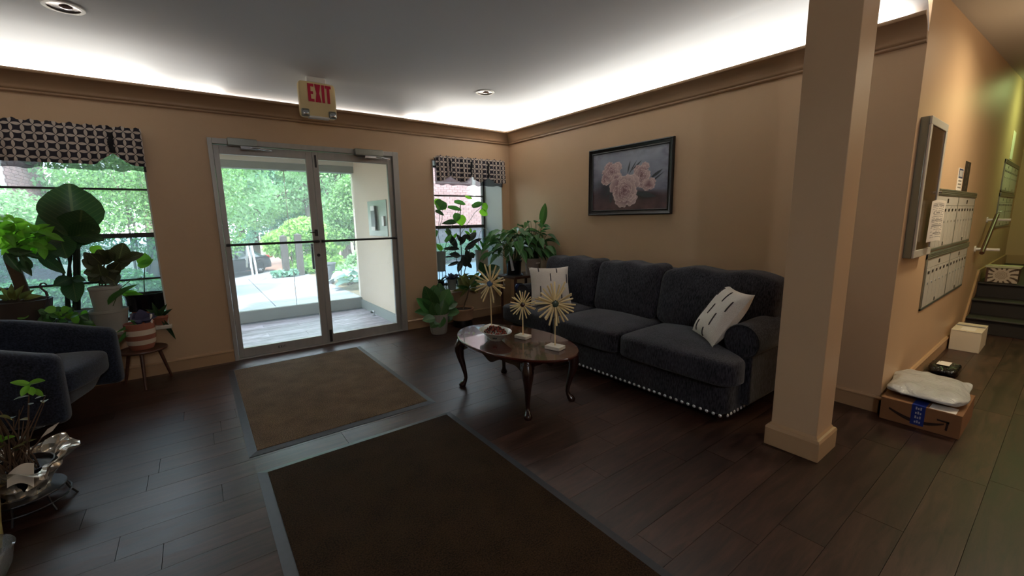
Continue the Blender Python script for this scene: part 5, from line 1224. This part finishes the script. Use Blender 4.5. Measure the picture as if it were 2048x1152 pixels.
mb.tube([(c.x+0.085*math.cos(k*PI/8), c.y+0.085*math.sin(k*PI/8), zb_-0.003) for k in range(17)], 0.004, 6); mb.build('wire_stand', M['black'], hp, smooth=60)
pot(hp, Vector((c.x, c.y, zb_)), tub(0.100, 0.085, zt_-zb_), M['pottaupe'], soil=(0.088, (zt_-zb_)*0.88))
MB().tube([at(a, b, Y=5.28) for a, b in ((957, 503), (957, 480), (960, 464), (967, 456), (976, 460), (980, 476), (983, 505))], 0.004, 6).build('hoop', M['white'], hp, smooth=60)
for a in ((964, 502, 978, 466, 6), (968, 502, 960, 478, 6), (966, 502, 981, 488, 6), (962, 502, 950, 488, 6)): pleaf(hp, la['lf_mid'], *a, 5.26, -0.02, 0.3)
stem(hp, ((966, 502), (972, 480), (980, 462)), 0.003, M['stemg'], Y=5.28)
c = on_sill(980, 5.08, SILL2)
bg = thing('begonia', 'dark round leaved plant in a small black pot at the right corner of the sill', 'potted plant', c)
pot(bg, c, tub(0.07, 0.055, 0.11), M['potblack'], soil=(0.06, 0.095))
for a in ((974, 545, 1000, 532, 22), (972, 545, 960, 526, 20), (984, 560, 1000, 578, 22), (976, 552, 986, 574, 18), (970, 552, 956, 566, 16), (980, 545, 996, 556, 22)): 
    o = pleaf(bg, he['lf_dark'], *a, 5.04, -0.06, 0.3); MB().tube([(c.x, c.y, c.z+0.09), at(a[0], a[1], Y=5.04)], 0.003, 5).build('stem', M['stemd'], bg)
def sill_pot(nm, lab, px, top, rt, mat, lm, n, spread, dr, Y=5.08):
    c = on_sill(px, Y, SILL2); h = max(0.07, at(px, top, Y=Y).z-SILL2); r = thing(nm, lab, 'potted plant', c)
    pot(r, c, tub(rt, rt*0.8, h), mat, soil=(rt*0.85, h*0.86))
    for k in range(n):
        a = 2*PI*k/n+rp.uniform(-.3, .3); L = spread*rp.uniform(0.7, 1.1)
        p = c+Vector((0.3*rt*math.cos(a), 0.3*rt*math.sin(a), h*0.9)); leafm(lm, r, p, p+Vector((L*math.cos(a), L*0.8*math.sin(a), L*rp.uniform(0.3, 1.0)-dr)), L*0.42)
sill_pot('sill_pot', 'dark little pot with bushy green plant at the left corner of the small sill', 882, 562, 0.055, M['potblack'], ov['lf_dark'], 12, 0.09, 0.0)
sill_pot('sill_pot', 'small grey green pot with purplish leaves on the small sill', 905, 558, 0.065, M['potgrey'], ov['lf_purple'], 16, 0.11, 0.0)
sill_pot('sill_pot', 'olive pot with cream edged leaves on the small sill', 926, 558, 0.070, M['potolive'], la['lf_yel'], 9, 0.16, 0.02)
sill_pot('sill_pot', 'small black pot with arching striped leaves right of the olive pot', 950, 562, 0.065, M['potblack'], la['lf_mid'], 12, 0.18, 0.0)
gl = thing('glass_ornament', 'tiny round glass ornament on the front edge of the small sill', 'ornament', on_sill(894, 5.02, SILL2))
q = on_sill(894, 5.02, SILL2); MB().superbox(q+Vector((0, 0, 0.018)), (0.018, 0.018, 0.018), 2, 6).superbox(q+Vector((0, 0, 0.046)), (0.012, 0.012, 0.012), 2, 5).build('body', pm('pale glass', rgb(190, 200, 205), 0.08, spec=0.8), gl, smooth=180)
# floor pots under the small window
c = Vector((2.30, 4.62, 0.0))
wp = thing('white_ribbed_pot', 'white ribbed floor pot with a broad leaved green plant right of the door', 'potted plant', c)
pot(wp, c, [(0, 0), (0.088, 0), (0.098, 0.02), (0.124, 0.236), (0.128, 0.25), (0.118, 0.25), (0.112, 0.21), (0, 0.2)], M['potwhite'], n=64, soil=(0.113, 0.222), ripple=20, ramp=0.018)
for a in ((872, 625, 850, 575, 34), (876, 620, 880, 566, 34), (878, 620, 898, 578, 32), (870, 628, 836, 598, 26), (870, 630, 832, 622, 22), (878, 615, 916, 604, 26), (882, 625, 920, 622, 24), (872, 632, 866, 606, 26), (880, 632, 888, 600, 30), (876, 636, 900, 640, 24), (870, 636, 846, 640, 22), (880, 630, 880, 655, 26), (868, 612, 856, 590, 28), (884, 612, 905, 590, 28), (876, 640, 862, 654, 20), (884, 640, 906, 632, 22), (870, 604, 868, 570, 26)):
    pleaf(wp, ov[rp.choice(('lf_lily', 'lf_mid', 'lf_lily', 'lf_lily'))], *a[:4], a[4]*0.95, 4.60+rp.uniform(-.08, .08), rp.uniform(-.1, .06), 0.5)
for i in range(8):
    a = i*0.8; MB().tube([(c.x+0.03*math.cos(a), c.y+0.03*math.sin(a), 0.22), (c.x+0.08*math.cos(a), c.y+0.08*math.sin(a), 0.36)], 0.004, 5).build('stem', M['stemg'], wp)
c = Vector((2.715, 4.75, 0.0))
dc = thing('dracaena', 'striped leaf dracaena with slanted stem in a tan clay pot below the window', 'potted plant', c)
MB().lathe([(0, 0), (0.125, 0), (0.13, 0.01), (0.12, 0.085), (0.0, 0.088)], c, 24, close=False).build('pot_stand', M['black'], dc, smooth=40)
pot(dc, c+Vector((0, 0, 0.088)), [(0, 0), (0.13, 0), (0.142, 0.012), (0.146, 0.125), (0.152, 0.132), (0.152, 0.15), (0.14, 0.15), (0.134, 0.12), (0, 0.11)], M['pottan'], soil=(0.135, 0.13))
P_ = [Vector((c.x, c.y, 0.2)), at(934, 595, Y=4.80), at(939, 575, Y=4.84)]
MB().tube(P_, [0.010, 0.009, 0.008], 8).build('stem', M['stemb'], dc, smooth=60)
for a in ((938, 578, 920, 550, 9), (938, 576, 930, 545, 9), (940, 576, 966, 556, 10), (940, 574, 970, 570, 8), (938, 578, 915, 572, 9), (938, 580, 906, 580, 8), (940, 572, 952, 548, 9), (940, 578, 960, 584, 8), (936, 578, 922, 590, 8)):
    pleaf(dc, la[rp.choice(('lf_yel', 'lf_lily', 'lf_yel'))], *a, 4.84, rp.uniform(-.12, .05), 0.3)
# plant table in the corner with two peace lilies
TZ = 0.645
tb = thing('plant_table', 'small wooden side table in the room corner under two leafy plants', 'table', (3.44, 4.42, 0))
MB().box(3.20, 3.69, 4.24, 4.62, TZ-0.03, TZ).build('top', M['wood_stool'], tb, bevel=0.006)
for x in (3.24, 3.65):
    for y in (4.28, 4.58): MB().tube([(x, y, 0), (x, y, TZ-0.03)], [0.014, 0.02], 8).build('leg', M['wood_stool'], tb, smooth=60)
MB().box(3.23, 3.66, 4.27, 4.59, 0.20, 0.215).build('shelf', M['wood_stool'], tb, bevel=0.004)
def lily(lab, c, rt, h, mat, n, Lr, hr, seed, lean=(0, 0)):
    r = thing('peace_lily', lab, 'potted plant', c); c = Vector(c); rg = random.Random(seed)
    pot(r, c, tub(rt, rt*0.85, h, 0.008), mat, soil=(rt*0.88, h*0.88))
    for k in range(n):
        a = rg.uniform(0, 2*PI); q = rg.uniform(0.15, 1); sl = rg.uniform(*hr); out = 0.05+0.20*q
        b0 = c+Vector((rt*0.4*math.cos(a), rt*0.4*math.sin(a), h*0.86))
        b1 = b0+Vector((out*math.cos(a)+lean[0]*q, out*math.sin(a)+lean[1]*q, sl*(1.15-0.55*q)))
        L = rg.uniform(*Lr); down = -0.75*q+rg.uniform(0.0, 0.5)
        b1.x = min(b1.x, XR-0.10); b1.y = min(b1.y, YB-0.12)
        tip = b1+Vector((math.cos(a)*0.8, math.sin(a)*0.8, down)).normalized()*L; tip.x = min(tip.x, XR-0.06); tip.y = min(tip.y, YB-0.08)
        MB().tube([b0, (b0+b1)/2+Vector((0, 0, 0.03)), b1], 0.0026, 5).build('stalk', M['stemg'], r, smooth=60)
        leafm(la['lf_lily'], r, b1, tip, L*0.40, (0.2*math.cos(a)-0.2, 0.2*math.sin(a)-0.3, 1))
    return r
l1 = lily('bushy peace lily in a black pot on the corner plant table, left one', (3.31, 4.40, TZ), 0.105, 0.20, M['potblack'], 78, (0.16, 0.24), (0.14, 0.50), 3, (-0.06, -0.02))
MB().lathe([(0.0, 0.0), (0.118, 0), (0.128, 0.012), (0.122, 0.018), (0.112, 0.006), (0, 0.004)], (3.31, 4.40, TZ-0.0), 24, close=False).build('saucer', glassmat('clear plastic saucer', (0.9, 0.92, 0.95, 1), haze=0.25), l1, smooth=40)
MB().tube([at(1026, 541, Y=4.30), at(1022, 520, Y=4.30), at(1018, 508, Y=4.30)], [0.02, 0.016, 0.006], 8).build('plastic_sleeve', pm('clear crinkled plastic', rgb(206, 208, 210), 0.15, spec=0.8), l1, smooth=60)
l2 = lily('bushy peace lily in a taupe pot next to the sofa back, right one', (3.575, 4.33, TZ), 0.112, 0.215, M['pottaupe'], 64, (0.15, 0.22), (0.16, 0.52), 5, (-0.02, -0.02))
leafm(ov['lf_mid'], l2, at(1084, 452, X=3.60), at(1090, 407, X=3.61), 0.10, (-0.7, -0.7, 0.1)); MB().tube([Vector((3.575, 4.33, TZ+0.19)), at(1084, 455, X=3.60)], 0.003, 5).build('stalk', M['stemg'], l2)
MB().box(3.53, 3.60, 4.214, 4.218, TZ+0.15, TZ+0.165).build('maker_tag', M['paper'], l2)
c = at(1037, 574, Y=4.2); bb_ = thing('blue_pot', 'small cobalt blue round pot half hidden behind the sofa arm', 'pot', (c.x, 4.18, 0.0))
MB().lathe([(0, 0), (0.06, 0), (0.05, 0.3), (0.03, c.z-0.07), (0.055, c.z-0.05), (0.062, c.z), (0.045, c.z+0.045), (0.03, c.z+0.05), (0, c.z+0.045)], (c.x, 4.18, 0), 20, close=False).build('body', pm('cobalt glaze', rgb(24, 34, 92), 0.15), bb_, smooth=60)

# ------------------------------------------------------------------ front left corner
c = Vector((-0.83, 3.02, 0.0))
fp_ = thing('foil_wrapped_plant', 'half bare potted plant wrapped in crumpled silver foil, front left corner', 'potted plant', c)
mfoil, nt, b = newmat('crumpled foil'); b.inputs['Base Color'].default_value = rgb(226, 222, 210); b.inputs['Metallic'].default_value = 0.75; b.inputs['Roughness'].default_value = 0.22
v = coords(nt, 'Object'); vo = N(nt, 'ShaderNodeTexVoronoi', Scale=22.0); LK(nt, v, vo.inputs['Vector']); bpn = N(nt, 'ShaderNodeBump', Strength=0.7, Distance=0.03); LK(nt, vo.outputs['Distance'], bpn.inputs['Height']); LK(nt, bpn.outputs[0], b.inputs['Normal'])
rg = random.Random(9)
def foil(u, v):
    a = u*2*PI; t = v; rr = 0.10+0.115*t**1.6+0.022*math.sin(a*7+t*3)*t+0.018*math.sin(a*13+2)*t+0.02*mnoise.noise(Vector((math.cos(a)*3, math.sin(a)*3, t*6)))
    z = 0.085+0.20*t-0.06*max(0, t-0.75)*4*(0.6+0.5*math.sin(a*5))
    return (c.x+rr*math.cos(a), c.y+rr*math.sin(a), z)
MB().grid(foil, 72, 14).build('foil_wrap', mfoil, fp_, smooth=25)
MB().lathe([(0, 0.085), (0.095, 0.085), (0.135, 0.22), (0.128, 0.22), (0.12, 0.2), (0, 0.2)], c, 20, close=False).build('pot', M['potblack'], fp_)
mb = MB()
for z, rr in ((0.035, 0.17), (0.08, 0.155)): mb.tube([(c.x+rr*math.cos(k*PI/12), c.y+rr*math.sin(k*PI/12), z) for k in range(25)], 0.005, 6)
for k in range(8): a = k*PI/4; mb.tube([(c.x+0.19*math.cos(a), c.y+0.19*math.sin(a), 0.0), (c.x+0.165*math.cos(a), c.y+0.165*math.sin(a), 0.04), (c.x+0.15*math.cos(a), c.y+0.15*math.sin(a), 0.085)], 0.005, 6)
mb.lathe([(0, 0.078), (0.15, 0.078), (0.155, 0.085), (0, 0.085)], c, 20); mb.build('plant_stand', M['black'], fp_)
for i in range(40):
    a = rg.uniform(0, 2*PI); q = rg.uniform(0, 0.09); l = rg.uniform(0.12, 0.36)
    p = c+Vector((q*math.cos(a), q*math.sin(a), 0.2)); e = p+Vector((rg.uniform(-.10, .13), rg.uniform(-.1, .1), l)); m_ = (p+e)/2+Vector((rg.uniform(-.02, .02), rg.uniform(-.02, .02), 0))
    MB().tube([p, m_, e], [0.0045, 0.0035, 0.002], 5).build('stem', M['stemb'], fp_, smooth=60)
    if i % 2 == 0: leafm(ov['lf_dark'] if i % 4 else la['lf_yel'], fp_, e, e+Vector((rg.uniform(-.06, .06), rg.uniform(-.05, .05), rg.uniform(-.05, .03))), 0.03)
for a in ((62, 770, 22, 764, 14), (56, 768, 88, 760, 14), (60, 774, 66, 790, 12), (58, 770, 42, 792, 12), (66, 778, 86, 792, 10), (4, 880, 28, 872, 10), (8, 884, -10, 868, 10)): pleaf(fp_, ov['lf_lime'], *a, 2.98, -0.03, 0.8)
mlin = pm('white inner paper', rgb(214, 204, 188), 0.7)
MB().grid(lambda u, v: at(14+u*54, 950+v*26-22*u*(1-v)-10*math.sin(u*3), Y=2.86-0.05*v+0.03*u), 8, 4).build('paper_sleeve', mlin, fp_, smooth=180)
MB().grid(lambda u, v: at(95+u*24-v*14, 858-u*14+v*18, Y=2.92), 4, 4).build('paper_sleeve', mlin, fp_, smooth=180)
vs_ = thing('yellow_vase', 'pale yellow vase with open rim at the left edge of the picture', 'vase', (-0.875, 2.70, 0))
MB().lathe([(0, 0), (0.05, 0), (0.055, 0.1), (0.072, 0.27), (0.076, 0.285), (0.068, 0.285), (0.05, 0.12), (0, 0.02)], (-0.875, 2.70, 0), 28, close=False).build('body', pm('pale yellow glaze', rgb(196, 178, 112), 0.3), vs_, smooth=50)
gb = thing('glass_bowl', 'clear glass bowl standing on the floor at the lower left edge', 'bowl', (-0.83, 2.385, 0))
MB().lathe([(0, 0), (0.07, 0), (0.11, 0.08), (0.122, 0.15), (0.128, 0.155), (0.120, 0.157), (0.105, 0.085), (0.065, 0.008), (0, 0.008)], (-0.83, 2.385, 0), 36, close=False).build('body', glassmat('bowl glass', (0.86, 0.88, 0.86, 1), haze=0.18), gb, smooth=50)

# ------------------------------------------------------------------ hall: mailboxes, notice case, stickers, parcels
M['mailmetal'] = pm('grey enamelled mailbox metal', rgb(206, 202, 192), 0.4, metal=0.2, var=0.04, vscale=5)
M['mailtrim'] = pm('ribbed aluminium trim', rgb(150, 156, 146), 0.3, metal=0.75)
door_me = {}
def mailbox(lab, x0, x1, z0, z1, Y, nd, group):
    r = thing('mailbox_unit', lab, 'mailbox', ((x0+x1)/2, Y, z0), group)
    t = 0.05; mid = (x0+x1)/2
    MB().box(x0, x1, Y-0.012, Y, z0, z0+0.02).box(x0, x1, Y-0.018, Y, z1-t, z1).box(x0, x0+0.02, Y-0.012, Y, z0, z1).box(x1-0.02, x1, Y-0.012, Y, z0, z1).box(mid-0.012, mid+0.012, Y-0.013, Y, z0, z1).build('frame', M['mailtrim'], r, bevel=0.002)
    for k in range(3): MB().tube([(x0, Y-0.019, z1-0.010-k*0.014), (x1, Y-0.019, z1-0.010-k*0.014)], 0.003, 6).build('rib', M['mailtrim'], r)
    MB().box(x0+0.02, x1-0.02, Y-0.004, Y, z0+0.02, z1-t).build('backing', M['black'], r)
    hz = 0.16*(z1-z0)
    for s in (0, 1):
        a = (x0+0.02, mid-0.012)[s]; b = (mid-0.012 if s == 0 else x1-0.02)
        if s: a = mid+0.012
        hd = MB().box(a+0.002, b-0.002, Y-0.011, Y-0.003, z1-t-hz, z1-t-0.002).build('header_panel', M['mailmetal'], r, bevel=0.0015)
        MB().box((a+b)/2-0.025, (a+b)/2+0.025, Y-0.0125, Y-0.011, z1-t-hz*0.75, z1-t-hz*0.3).build('header_label', M['alu_dark'], hd)
        MB().box((a+b)/2-0.020, (a+b)/2+0.020, Y-0.014, Y-0.011, z0+0.03, z0+0.06).build('service_lock', M['black'], hd, bevel=0.002)
        w = (b-a)/nd
        for k in range(nd):
            c0 = a+w*(k+0.5); zl, zh = z0+0.022, z1-t-hz-0.002
            key = (round(w, 4), round(zh-zl, 4))
            if key not in door_me:
                hw, hh = w/2-0.003, (zh-zl)/2
                door_me[key] = (MB().box(-hw, hw, -0.011, -0.003, -hh, hh).box(-hw+0.006, hw-0.006, -0.0125, -0.011, -hh+0.006, hh-0.006).mesh('door', M['mailmetal']),
                                MB().box(-0.026, 0.026, -0.015, -0.0124, hh*0.72, hh*0.72+0.022).mesh('name_slot', M['alu_dark']),
                                MB().tube([(0, -0.0124, hh*0.22), (0, -0.017, hh*0.22)], 0.010, 12).mesh('lock', M['chrome']))
            dm, sm, lm_ = door_me[key]
            d = inst('door', dm, r, Matrix.Translation((c0, Y, (zl+zh)/2)))
            for nm, me_ in (('name_slot', sm), ('lock', lm_)):
                o = bpy.data.objects.new(nm, me_); link(o); o.parent = d
    return r
mailbox('upper grey mailbox unit on the hall wall beside the notice case', 4.56, 6.44, 1.075, 1.56, YM, 6, 'mailbox units on the hall wall')
mailbox('lower grey mailbox unit on the hall wall, under the other unit', 4.56, 6.44, 0.605, 1.065, YM, 6, 'mailbox units on the hall wall')
mailbox('far upper mailbox unit in greenish light past the stairs', 8.42, 10.1, 1.62, 2.03, YM, 6, 'mailbox units above the landing')
mailbox('far lower mailbox unit in greenish light past the stairs', 8.42, 10.1, 1.15, 1.61, YM, 6, 'mailbox units above the landing')
nc = thing('notice_case', 'tall grey metal notice case with dark glass front on the hall corner', 'notice board', (4.07, YM, 1.08))
x0, x1, z0, z1, Yf = 3.812, 4.33, 1.08, 1.985, YM-0.056
MB().box(x0, x1, Yf+0.012, YM, z0, z1).build('case', M['mailtrim'], nc, bevel=0.003)
mb = MB().box(x0, x1, Yf, Yf+0.012, z0, z0+0.05).box(x0, x1, Yf, Yf+0.012, z1-0.05, z1).box(x0, x0+0.045, Yf, Yf+0.012, z0+0.05, z1-0.05).box(x1-0.045, x1, Yf, Yf+0.012, z0+0.05, z1-0.05)
mb.build('front_frame', M['mailmetal'], nc, bevel=0.003)
m, nt, b = newmat('dark glass over brown felt'); b.inputs['Base Color'].default_value = rgb(74, 54, 42); b.inputs['Roughness'].default_value = 0.2; b.inputs['Specular IOR Level'].default_value = 0.2
MB().box(x0+0.045, x1-0.045, Yf+0.006, Yf+0.011, z0+0.05, z1-0.05).build('glass_front', m, nc)
MB().tube([(x1-0.022, Yf-0.004, 1.52), (x1-0.022, Yf-0.018, 1.52)], 0.010, 10).build('lock', M['chrome'], nc, smooth=40)
ph = thing('paper_notice', 'white printed paper hanging askew on the notice case', 'paper', (4.17, 0.64, 1.2))
print_w = lambda u, v: (236, 228, 216) if not (0.12 < u < 0.88 and 0.06 < v < 0.94 and (v*22) % 1 < 0.45 and (mnoise.noise(Vector((u*14, int(v*22)*3.1, 0))) > -0.25)) else (150, 144, 138)
pgx = [Vector((4.07, 0.647, 0)), Vector((4.27, 0.607, 0))]
mb = MB().grid(lambda u, v: (pgx[0].x+(pgx[1].x-pgx[0].x)*u-0.02*(1-v), pgx[0].y+(pgx[1].y-pgx[0].y)*u-0.03*math.sin(u*PI)*(1-v)*0.6-0.006, 1.175+0.28*v+0.012*math.sin(u*PI)), 40, 60)
o = mb.build('sheet', vcolmat('printed sheet', 0.7), ph, smooth=180); a_ = o.data.color_attributes.new('print', 'FLOAT_COLOR', 'POINT')
for j in range(61):
    for i in range(41): a_.data[j*41+i].color = rgb(*print_w(i/40, j/60))
p0 = at(1912, 383, Y=YM); p1 = at(1928, 342, Y=YM)
s1 = thing('white_sticker', 'white notice sticker with blue top on the wall over the mailboxes', 'sticker', (p0.x, YM, p0.z))
sx0, sx1, sz0, sz1 = 5.37, 5.60, 1.565, 1.755
MB().box(sx0, sx1, YM-0.003, YM, sz0, sz1).build('sheet', M['paper'], s1)
blue = pm('blue sticker ink', rgb(70, 76, 110), 0.5); grey = pm('grey sticker ink', rgb(140, 132, 122), 0.6)
MB().box(sx0+0.02, sx1-0.01, YM-0.0036, YM-0.003, sz1-0.085, sz1-0.004).build('blue_panel', blue, s1)
MB().box(sx0+0.045, sx1-0.035, YM-0.0042, YM-0.0036, sz1-0.072, sz1-0.018).build('panel_field', pm('pale sticker field', rgb(190, 188, 186), 0.5), s1)
for k in range(3): MB().box(sx0+0.04, sx1-0.04, YM-0.0036, YM-0.003, sz0+0.02+k*0.028, sz0+0.032+k*0.028).build('text_line', grey, s1)
s2 = thing('dark_strip_sticker', 'tall dark strip sticker with faint round marks over the mailboxes', 'sticker', (5.75, YM, 1.565))
MB().box(5.66, 5.93, YM-0.003, YM, 1.565, 1.83).build('sheet', pm('brown black sticker', rgb(50, 40, 30), 0.6), s2)
for k in range(5): MB().tube([(5.80, YM-0.003, 1.60+k*0.05), (5.80, YM-0.0036, 1.60+k*0.05)], 0.016, 12).build('mark', pm('faint mark', rgb(96, 84, 66), 0.6), s2)
s3 = thing('wall_notice', 'narrow pale notice above the far mailboxes', 'sign', (8.95, YM, 2.05))
MB().box(8.85, 9.15, YM-0.004, YM, 2.06, 2.42).build('sheet', M['paper'], s3, bevel=0.001)
hr_ = thing('stair_handrail', 'dark wooden stair handrail on two white brackets past the mailboxes', 'handrail', (7.4, YM, 0.9))
MB().tube([(6.95, YM-0.07, 0.92), (7.75, YM-0.07, 1.33)], 0.02, 10).build('rail', M['wood_stool'], hr_, smooth=60)
for x, z in ((7.05, 0.955), (7.66, 1.27)):
    b_ = MB().tube([(x, YM, z), (x, YM-0.19, z)], 0.016, 10).build('bracket', M['white'], hr_, smooth=60); MB().tube([(x, YM, z), (x, YM-0.012, z)], 0.035, 16).build('rosette', M['white'], b_, smooth=40)

def carton(nm, lab, x0, x1, y0, y1, z0, z1, mat, group=None):
    r = thing(nm, lab, 'box', ((x0+x1)/2, (y0+y1)/2, z0), group)
    MB().box(x0, x1, y0, y1, z0, z1-0.002).build('carton', mat, r, bevel=0.003)
    mid = (y0+y1)/2 if (x1-x0) > (y1-y0) else None
    return r
bx0, bx1, by0, by1, bz = 3.625, 4.12, 0.300, 0.683, 0.152
br = carton('cardboard_box', 'brown cardboard box with blue tape and arrow print on the hall floor', bx0, bx1, by0, by1, 0, bz, M['cardboard'])
for a, b in ((by0, (by0+by1)/2-0.001), ((by0+by1)/2+0.001, by1)): MB().box(bx0, bx1, a, b, bz-0.002, bz).build('flap', M['cardboard'], br)
tape = pm('blue packing tape', rgb(34, 54, 132), 0.3); ink = pm('black arrow print', rgb(44, 26, 22), 0.6)
ty0, ty1 = 0.463, 0.528
MB().box(bx0-0.0015, bx0, ty0, ty1, 0.02, bz).box(bx0-0.0015, bx1, ty0, ty1, bz, bz+0.0012).build('tape', tape, br)
MB().box(bx0+0.01, bx0+0.12, 0.33, 0.45, bz, bz+0.001).build('shipping_label', M['paper'], br)
sm = MB(); n = 20
def smile(t): return 0.638-t*0.265, 0.098-0.056*math.sin(PI*(0.06+0.80*t))
pu, pl_ = [], []
for i in range(n+1):
    t = i/n; y, z = smile(t); w = 0.004+0.008*math.sin(PI*(0.1+0.85*t)); pu.append((y, z+w)); pl_.append((y, z-w))
for i in range(n): sm.prism([(bx0-0.001, *pu[i]), (bx0-0.001, *pu[i+1]), (bx0-0.001, *pl_[i+1]), (bx0-0.001, *pl_[i])], (0.001, 0, 0))
y, z = smile(1)
sm.prism([(bx0-0.001, y+0.035, z+0.024), (bx0-0.001, y-0.022, z+0.022), (bx0-0.001, y-0.022, z+0.010), (bx0-0.001, y+0.033, z+0.013)], (0.001, 0, 0))
sm.prism([(bx0-0.001, y-0.022, z+0.022), (bx0-0.001, y-0.016, z-0.040), (bx0-0.001, y-0.006, z-0.036), (bx0-0.001, y-0.010, z+0.018)], (0.001, 0, 0))
sm.build('arrow_print', ink, br)
wt = MB(); rg = random.Random(2)
for k in range(4):
    z = 0.035+k*0.03
    for j in range(3): wt.box(bx0-0.002, bx0-0.0014, 0.480+j*0.011, 0.487+j*0.011, z, z+0.012+0.006*((j+k) % 2))
wt.build('tape_print', pm('white tape print', rgb(180, 184, 200), 0.5), br)
# poly mailer lying on the box
mm, nt, b = newmat('grey white poly mailer'); b.inputs['Base Color'].default_value = rgb(196, 198, 196); b.inputs['Roughness'].default_value = 0.24
v = coords(nt, 'Object'); nz = N(nt, 'ShaderNodeTexNoise', Scale=11.0, Detail=5.0, Distortion=1.2); LK(nt, v, nz.inputs['Vector']); bpn = N(nt, 'ShaderNodeBump', Strength=0.7, Distance=0.03); LK(nt, nz.outputs['Fac'], bpn.inputs['Height']); LK(nt, bpn.outputs[0], b.inputs['Normal'])
pmx = thing('poly_mailer', 'crumpled grey white plastic mailer bag lying on the cardboard box', 'parcel', (3.95, 0.51, bz))
def warp(q, w):
    f = 1-0.75*max(abs(q.x)**4, abs(q.y)**5); nz_ = mnoise.noise(Vector((q.x*2.4, q.y*2.4, 3)))*0.018+mnoise.noise(Vector((q.x*6, q.y*6, 8)))*0.007
    return Vector((w.x+0.02*q.y, w.y+0.012*math.sin(q.x*4), (w.z*f+(nz_ if q.z > -0.2 else 0))))
MB().superbox((3.955, 0.505, bz+0.044), (0.285, 0.196, 0.040), 5, 20, warp).build('bag', mm, pmx, smooth=60)
bp2 = thing('black_package', 'small shiny black plastic package with white label on the hall floor', 'parcel', (5.08, 0.57, 0))
mk, nt, b = newmat('black plastic film'); b.inputs['Base Color'].default_value = rgb(16, 16, 18); b.inputs['Roughness'].default_value = 0.15
v = coords(nt, 'Object'); nz = N(nt, 'ShaderNodeTexNoise', Scale=24.0, Detail=3.0); LK(nt, v, nz.inputs['Vector']); bpn = N(nt, 'ShaderNodeBump', Strength=0.8, Distance=0.02); LK(nt, nz.outputs['Fac'], bpn.inputs['Height']); LK(nt, bpn.outputs[0], b.inputs['Normal'])
MB().superbox((5.10, 0.575, 0.04), (0.16, 0.095, 0.04), 4, 14, lambda q, w: Vector((w.x, w.y, w.z*(1-0.5*abs(q.x)**4)+0.008*mnoise.noise(Vector((q.x*4, q.y*4, 1)))*(q.z > -0.3)))).build('wrap', mk, bp2, smooth=60)
MB().grid(lambda u, v: (5.02+0.15*u, 0.54+0.08*v, 0.085+0.003*math.sin(u*5)), 6, 4).build('label', M['paper'], bp2)
wb = carton('white_box', 'white cardboard box on the hall floor near the stairs', 6.03, 6.49, 0.466, 0.678, 0, 0.205, pm('white carton', rgb(226, 214, 190), 0.6))
for a, b in ((0.466, 0.571), (0.573, 0.678)): MB().box(6.03, 6.49, a, b, 0.203, 0.207).build('flap', pm('white carton flap', rgb(228, 216, 192), 0.6), wb)
MB().box(6.30, 6.36, 0.47, 0.675, 0.207, 0.2078).box(6.029, 6.03, 0.466, 0.678, 0.2, 0.201).build('tape', pm('grey tape', rgb(120, 122, 132), 0.3), wb)
MB().box(6.08, 6.25, 0.52, 0.62, 0.207, 0.2078).build('label', M['paper'], wb)
# floral printed box on the stair landing
def floral(u, v):
    dx, dy = (u-0.45)*1.35, v-0.52; d = math.hypot(dx, dy); a = math.atan2(dy, dx); base_ = (198, 186, 166)
    if d < 0.30: return lerp((150, 134, 112), (204, 192, 172), 0.5+0.5*math.sin(d*70+math.sin(a*8)*1.5))
    if d > 0.40 and math.sin(a*13+math.sin(d*9)*0.6) > 0.35: return (78, 62, 46)
    return base_
fx, fy0, fy1, fz0, fz1 = 7.60, 0.385, 0.640, 0.532, 0.708
fb = thing('floral_box', 'box with pale flower print standing at the edge of the stair landing', 'box', (fx+0.15, 0.51, fz0))
MB().box(fx, fx+0.30, fy0, fy1, fz0, fz1).build('carton', pm('brown box side', rgb(92, 66, 52), 0.7), fb, bevel=0.004)
print_plane('print', fb, (fx-0.002, fy1-0.02, fz0+0.004), (0, fy0-fy1+0.02, 0), (0, 0, fz1-fz0-0.008), 60, 44, floral, 0.6)
MB().box(fx-0.01, fx+0.31, fy0-0.012, fy1+0.012, fz1, fz1+0.014).box(fx-0.01, fx+0.0, fy0-0.012, fy1+0.012, fz1+0.012, fz1+0.03).build('tray_lid', pm('pale tray rim', rgb(196, 200, 160), 0.5), fb, bevel=0.003)
